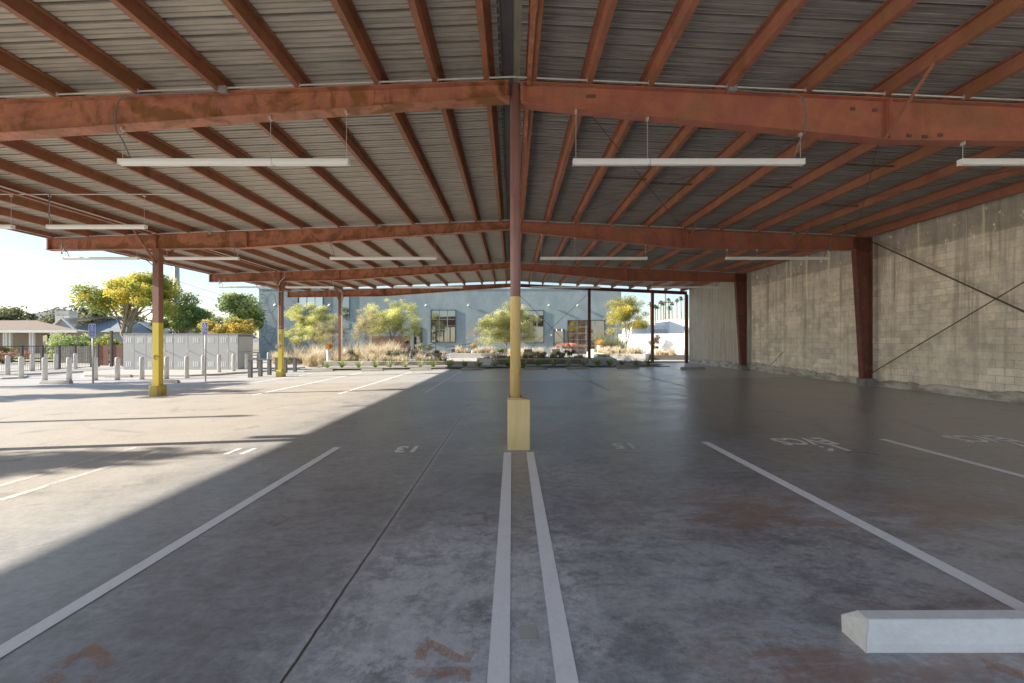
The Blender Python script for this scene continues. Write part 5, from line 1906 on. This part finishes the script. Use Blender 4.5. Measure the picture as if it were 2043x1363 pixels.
spA = strap_plant(1, [(0.20, 0.32, 0.06), (0.36, 0.44, 0.10), (0.14, 0.22, 0.05)])
spB = strap_plant(2, [(0.36, 0.40, 0.22), (0.55, 0.56, 0.36), (0.2, 0.26, 0.12)])
strip = [653.7, 682.5, 716.4, 749.3, 778, 809, 838.8, 864.5, 897, 927, 956, 987, 1013, 1045, 1075, 1106, 1133.6, 1164, 1193, 1217, 1240.6, 1268, 1293.5]
cardinal = ['first', 'second', 'third', 'fourth', 'fifth', 'sixth', 'seventh', 'eighth', 'ninth', 'tenth', 'eleventh', 'twelfth']
ua = ub = 0
for i, px in enumerate(strip):
    Y = 26.7 + 0.25 * math.sin(i * 2.3)
    x = (px - 1022) * Y / F
    g = i in (4, 5, 6, 11, 16, 17, 21)
    side = 'left end' if i < 12 else 'right end'
    k = i if i < 12 else len(strip) - 1 - i
    lb = '%s strappy plant from the %s of the planting strip, %s' % (cardinal[k], side, 'pale variegated blades' if g else 'green blades')
    loc = (x, Y, 0.06 + fz(x) * 0.6)
    if g:
        o = place(spB, ub > 0, loc, i * 1.3, lb)
        ub += 1
    else:
        o = place(spA, ua > 0, loc, i * 1.7, lb)
        ua += 1
    sc = 1.1 + 0.35 * ((i * 37) % 10) / 10
    o.scale = (sc, sc, sc)

# courtyard trees
def ctree(px, Y, z, crown, n, cs, nl, ls, pal, seed, label, **kw):
    x = (px - 1022) * Y / F
    return tree('courtyard_tree', label, (x, Y, z), 4, crown, n, cs, nl, ls, pal, seed, group='feathery courtyard trees', bark='bark_pale', **kw)


ctree(650, 39, 0.2, (-1.5, 0, 3.0, 2.3, 1.6, 2.3), 90, 0.48, 30000, 0.11, PALO, 201, 'feathery yellow green tree in front of the mural wall', trunks=3, tr=0.05, aspect=3.0, stakes=0)
ctree(672, 37.5, 0.2, (-0.5, 0, 2.3, 1.5, 1.0, 1.6), 44, 0.4, 8000, 0.09, [(0.2, 0.17, 0.09), (0.42, 0.38, 0.18), (0.62, 0.55, 0.27)], 202, 'thin brownish tree with stakes left of the brown end column', trunks=2, tr=0.03, aspect=3.0, stakes=2)
ctree(735, 37, 0.22, (-0.1, 0, 2.75, 1.4, 1.0, 1.75), 50, 0.38, 9000, 0.09, [(0.22, 0.18, 0.09), (0.46, 0.41, 0.18), (0.68, 0.60, 0.27)], 203, 'sparse tan leaved tree tied to three stakes', trunks=2, tr=0.035, aspect=3.0, stakes=3)
ctree(783, 41, 0.25, (0.1, 0, 3.3, 2.6, 1.6, 2.4), 90, 0.52, 32000, 0.115, PALO, 204, 'full yellow green tree left of the dark window', trunks=3, tr=0.06, aspect=3.0, stakes=0)
ctree(1014, 31.2, 0.42, (0.05, 0, 2.4, 2.4, 1.5, 1.95), 90, 0.48, 38000, 0.095, [(0.22, 0.26, 0.09), (0.52, 0.53, 0.2), (0.85, 0.82, 0.36)], 205, 'round feathery tree directly behind the yellow centre post', trunks=3, tr=0.045, aspect=3.0)
ctree(1248, 35.5, 0.63, (0.0, 0, 3.15, 2.0, 1.3, 2.0), 74, 0.45, 26000, 0.10, [(0.14, 0.16, 0.045), (0.42, 0.38, 0.07), (0.78, 0.64, 0.10)], 206, 'yellow green tree on a slim trunk in the right planter', trunks=2, tr=0.05, aspect=3.0)

# bare tree
rt = thing('bare_tree', 'leafless pale twiggy tree left of the round tree', 'tree', ((956 - 1022) * 38 / F, 38, 0.5))
rng = np.random.default_rng(77)
mb = MB()


def grow(p, d, L, r, depth):
    e = p + d * L
    mb.tube([p, p.lerp(e, 0.5) + Vector(rng.normal(size=3) * 0.03), e], [r, r * 0.85, r * 0.65], 5, cap=False)
    if depth == 0:
        return
    for k in range(3 if depth > 1 else 4):
        nd = (d + Vector(rng.normal(size=3) * 0.55) + Vector((-0.10, 0, 0.05))).normalized()
        grow(p.lerp(e, 0.6 + 0.4 * rng.random()), nd, L * (0.62 + 0.25 * rng.random()), r * 0.55, depth - 1)


grow(Vector(((956 - 1022) * 38 / F, 38, 0.4)), Vector((0, 0, 1)), 1.15, 0.05, 1)
for k in range(5):
    grow(Vector(((956 - 1022) * 38 / F, 38, 1.3)), Vector((-0.55 + 0.22 * k + rng.normal() * 0.1, rng.normal() * 0.3, 0.8)).normalized(), 0.8, 0.03, 4)
mb.build('branches', M['twig'], rt)

# hanging brown vine at the right wall
x = (1308 - 1022) * 44.6 / F
tree('wall_vine', 'brown dry vine hanging down the white wall at right', (x, 44.7, 0.24), 2, (0, 0, 1.4, 0.55, 0.12, 0.8), 14, 0.3, 1400, 0.14, [(0.09, 0.065, 0.05), (0.19, 0.14, 0.10), (0.3, 0.24, 0.17)], 301, 2, 0.02, cat='vine')

# pots
def pot(label, px, Y, z, prof, mat, name='plant_pot', group=None):
    x = (px - 1022) * Y / F
    rt = thing(name, label, 'plant pot', (x, Y, z), group)
    MB().lathe(prof, (x, Y, z), 22).build('bowl', M[mat], rt, smooth=False)
    return rt, x


def pot_plant(label, x, Y, z, rx, rz, pal, seed, n=900, size=0.08, cat='plant'):
    rng = np.random.default_rng(seed)
    rt = thing('pot_plant', label, cat, (x, Y, z))
    q, c = leaves(rng, crown_clumps(rng, (x, Y, z + rz), rx * 0.6, rx * 0.6, rz * 0.6, 9, rx * 0.5), n, size, pal, 2.4)
    np_mesh('foliage', q, c, M['leaf'], rt)
    mb = MB()
    for k in range(5):
        a = k * 1.26
        mb.tube([(x, Y, z - 0.03), (x + 0.4 * rx * math.cos(a), Y + 0.4 * rx * math.sin(a), z + rz)], 0.008, 5)
    mb.build('stems', M['bark'], rt)


ORNG = [(0.20, 0.14, 0.03), (0.55, 0.20, 0.04), (0.70, 0.30, 0.06)]
tall = [(0.115, 0.0), (0.12, 0.02), (0.125, 0.78), (0.125, 0.82), (0.10, 0.82), (0.098, 0.76)]
_, x = pot('tall white pot on the left planter corner', 656.5, 30.2, 0.22, [(r * 1.25, z) for r, z in tall], 'potwhite')
pot_plant('round orange leaved plant in the tall white pot at left', x, 30.2, 1.03, 0.40, 0.32, ORNG, 401)
_, x = pot('tall white pot at the right before the glazed door', 1197, 37, 0.24, [(r * 2.0, z * 1.35) for r, z in tall], 'potwhite')
pot_plant('orange yellow cushion plant in the tall white pot at right', x, 37, 1.32, 0.5, 0.30, [(0.3, 0.16, 0.03), (0.62, 0.32, 0.05), (0.75, 0.42, 0.08)], 402)
pot('short white pot left of the tall white pot at right', 1185, 36.5, 0.24, [(r * 1.9, z * 0.95) for r, z in tall], 'potwhite')
_, x = pot('squat round green pot on the plaza at right', 1199, 33.2, 0.24, [(0.38, 0.0), (0.52, 0.12), (0.56, 0.25), (0.52, 0.40), (0.42, 0.46), (0.36, 0.46), (0.36, 0.40)], 'potgreen')
bigp = [(0.30, 0.0), (0.33, 0.05), (0.38, 0.48), (0.44, 0.49), (0.45, 0.64), (0.41, 0.65), (0.39, 0.58)]
_, x = pot('big grey rimmed pot with coral succulents beside the steps', 870.5, 30.2, 0.23, bigp, 'potgrey', group='big grey rimmed pots')
pot_plant('coral red succulents in the big grey pot beside the steps', x, 30.2, 0.83, 0.26, 0.12, [(0.20, 0.10, 0.06), (0.45, 0.16, 0.10), (0.5, 0.28, 0.18)], 403, 500, 0.09)
_, x = pot('big grey rimmed pot farther back by the building doorway', 812, 40, 0.55, bigp, 'potgrey', group='big grey rimmed pots')
pot_plant('green spiky plant in the farther grey pot', x, 40, 1.15, 0.35, 0.5, OLIVE, 404, 500, 0.12)
_, x = pot('small pale pot at the bare tree', 945, 39, 0.5, [(r * 1.5, z * 0.45) for r, z in tall], 'potwhite')
pot_plant('yellow orange plant in the small pot at the bare tree', x, 39, 0.85, 0.42, 0.40, [(0.25, 0.16, 0.02), (0.5, 0.34, 0.04), (0.7, 0.45, 0.06)], 405)

# coral-coloured low arching plant with a pale pot
x0 = (1133 - 1022) * 38 / F
rt = thing('coral_aloe', 'sprawling coral red spiky plant in front of the building door', 'plant', (x0, 38, 0.9))
rng = np.random.default_rng(9)
mb = MB()
for k in range(46):
    az = rng.random() * 6.28
    L = 1.2 * (0.5 + 0.5 * rng.random())
    pts = [(x0 + math.cos(az) * L * t, 38 + 0.7 * math.sin(az) * L * t, 1.0 + (0.55 + 0.2 * rng.random()) * math.sin(t * 2.6) * 0.75) for t in (0, 0.3, 0.6, 0.85, 1.0)]
    mb.tube(pts, [0.05, 0.05, 0.045, 0.03, 0.01], 5)
mb.build('leaves', simple('coral_leaf', (0.62, 0.20, 0.12), (0.42, 0.16, 0.10), 0.6, 3), rt)
MB().lathe([(0.28, 0.0), (0.36, 0.5), (0.38, 0.78), (0.3, 0.78)], (x0, 38, 0.24), 16).build('pot', M['potwhite'], rt)

# grey-green low shrubs in planters
for i, (px, Y, z, rx, rz, lb) in enumerate([(787, 31.5, 0.25, 0.7, 0.5, 'grey green shrub in the left planter by the chairs'), (700, 31.0, 0.25, 0.5, 0.45, 'olive shrub in the left planter beside the brown end column'),
                                           (1078, 31.0, 0.42, 0.9, 0.28, 'grey leafy ground shrub in the right planter, left one'), (1130, 31.0, 0.42, 0.8, 0.36, 'grey leafy ground shrub in the right planter, right one'),
                                           (848, 44, 0.3, 1.0, 0.7, 'pale cactus like shrub below the dark window'), (575, 33.6, -0.1, 0.8, 0.35, 'low grey green shrub at the foot of the straw grass'), (1000, 33.5, 0.4, 0.6, 0.5, 'green low shrub behind the round tree trunk'),
                                           (1228, 45.5, 0.3, 0.7, 0.8, 'tall thin green shrub at the right building corner')]):
    x = (px - 1022) * Y / F
    tree('low_shrub', lb, (x, Y, z), 1, (0, 0, rz, rx, 0.5, rz * 0.6), 9, max(0.2, rz * 0.5), 1300, 0.11, [(0.09, 0.10, 0.05), (0.20, 0.22, 0.12), (0.36, 0.37, 0.24)], 501 + i, 3, 0.015, 'low shrubs in the courtyard', cat='shrub')

# lounge chairs
ch = thing('lounge_chair', 'x', 'lounge chair', (0, 0, 0), 'dark woven lounge chairs in the courtyard')
MB().hexa([(-0.38, -0.4, 0.26), (0.38, -0.4, 0.26), (0.38, 0.42, 0.20), (-0.38, 0.42, 0.20), (-0.38, -0.4, 0.34), (0.38, -0.4, 0.34), (0.38, 0.42, 0.28), (-0.38, 0.42, 0.28)]).build('seat', M['wicker'], ch, bevel=0.02)
MB().hexa([(-0.38, 0.36, 0.26), (0.38, 0.36, 0.26), (0.38, 0.46, 0.26), (-0.38, 0.46, 0.26), (-0.36, 0.58, 0.78), (0.36, 0.58, 0.78), (0.36, 0.66, 0.78), (-0.36, 0.66, 0.78)]).build('backrest', M['wicker'], ch, bevel=0.02)
for sx in (-1, 1):
    MB().box(sx * 0.43 - 0.045, sx * 0.43 + 0.045, -0.36, 0.46, 0.42, 0.48).build('armrest', M['wicker'], ch, bevel=0.012)
    for yy in (-0.34, 0.40):
        MB().box(sx * 0.43 - 0.03, sx * 0.43 + 0.03, yy - 0.03, yy + 0.03, 0.0, 0.419).build('leg', M['iron'], ch)
chairs = [(799, 36.0, 200, 'dark lounge chair half hidden in grass, left of the two by the big pot'), (836, 36.0, 150, 'dark lounge chair between the grass and the big grey pot'),
          (1055, 37.0, 175, 'dark lounge chair just right of the centre post'), (1113, 37.0, 160, 'dark lounge chair under the coral red plant'), (826, 43.0, 190, 'dark lounge chair far back by the doorway')]
for i, (px, Y, rz, lb) in enumerate(chairs):
    place(ch, i > 0, ((px - 1022) * Y / F, Y, 0.245), R(rz), lb)

# handrails and a lantern box
for i, (pa, pb, Y) in enumerate([(825, 868, 41), (889, 940, 43)]):
    rt = thing('handrail', 'thin dark ramp handrail %s' % ('left of the big grey pot' if i == 0 else 'right of the big grey pot'), 'handrail', ((pa - 1022) * Y / F, Y, 0.24), 'ramp handrails')
    xa, xb = (pa - 1022) * Y / F, (pb - 1022) * Y / F
    z = 1.05
    MB().tube([(xa, Y, 0.24), (xa, Y, z), (xb, Y + 0.5, z + 0.45)], 0.03, 8).tube([(xa, Y, z - 0.35), (xb, Y + 0.5, z + 0.1)], 0.02, 6).build('rail', M['iron'], rt)
    for t in (0.33, 0.66, 1.0):
        x = xa + (xb - xa) * t
        MB().tube([(x, Y + 0.5 * t, 0.24), (x, Y + 0.5 * t, z + 0.45 * t)], 0.025, 6).build('baluster', M['iron'], rt)
x = (905.5 - 1022) * 40 / F
lb_ = thing('litter_bin', 'dark box shaped bin on the plaza below the window', 'bin', (x, 40, 0.24))
MB().box(x - 0.19, x + 0.19, 39.85, 40.2, 0.26, 0.95).build('body', M['iron'], lb_, bevel=0.01)
MB().box(x - 0.21, x + 0.21, 39.83, 40.22, 0.952, 1.0).build('lid', M['stake'], lb_)

# ================================================================== LIGHT, SKY, CAMERA
el = R(23.7)
d = Vector((0.9962 * math.cos(el), 0.087 * math.cos(el), -math.sin(el)))
su = bpy.data.lights.new('sun', 'SUN')
su.energy = 13.5
su.angle = R(0.55)
su.color = (1.0, 0.90, 0.75)
so = bpy.data.objects.new('sun', su)
so.rotation_euler = d.to_track_quat('-Z', 'Y').to_euler()
so.location = (-40, 0, 30)
COL.objects.link(so)

w = bpy.data.worlds.new('World')
scene.world = w
w.use_nodes = True
nt = w.node_tree
nt.nodes.clear()
wo = nt.nodes.new('ShaderNodeOutputWorld')
bg = nt.nodes.new('ShaderNodeBackground')
sk = nt.nodes.new('ShaderNodeTexSky')
sk.sky_type = 'NISHITA'
sk.sun_disc = False
sk.sun_elevation = el
sk.sun_rotation = math.atan2(-d.x, -d.y)
sk.air_density = 1.0
sk.dust_density = 0.35
sk.ozone_density = 1.0
bg.inputs[1].default_value = 0.20
nt.links.new(sk.outputs[0], bg.inputs[0])
nt.links.new(bg.outputs[0], wo.inputs[0])

cam = bpy.data.cameras.new('camera')
cam.sensor_width = 36.0
cam.lens = F / 2043 * 36.0
cam.clip_start = 0.05
cam.clip_end = 6000
co = bpy.data.objects.new('camera', cam)
co.location = (0, 0, CZ)
co.rotation_euler = (R(90), 0, 0)
COL.objects.link(co)
scene.camera = co

scene.view_settings.view_transform = 'Standard'
scene.view_settings.look = 'None'
scene.view_settings.exposure = 0
scene.view_settings.gamma = 1.19
try:
    scene.cycles.max_bounces = 8
    scene.cycles.diffuse_bounces = 6
    scene.cycles.transparent_max_bounces = 12
except Exception:
    pass
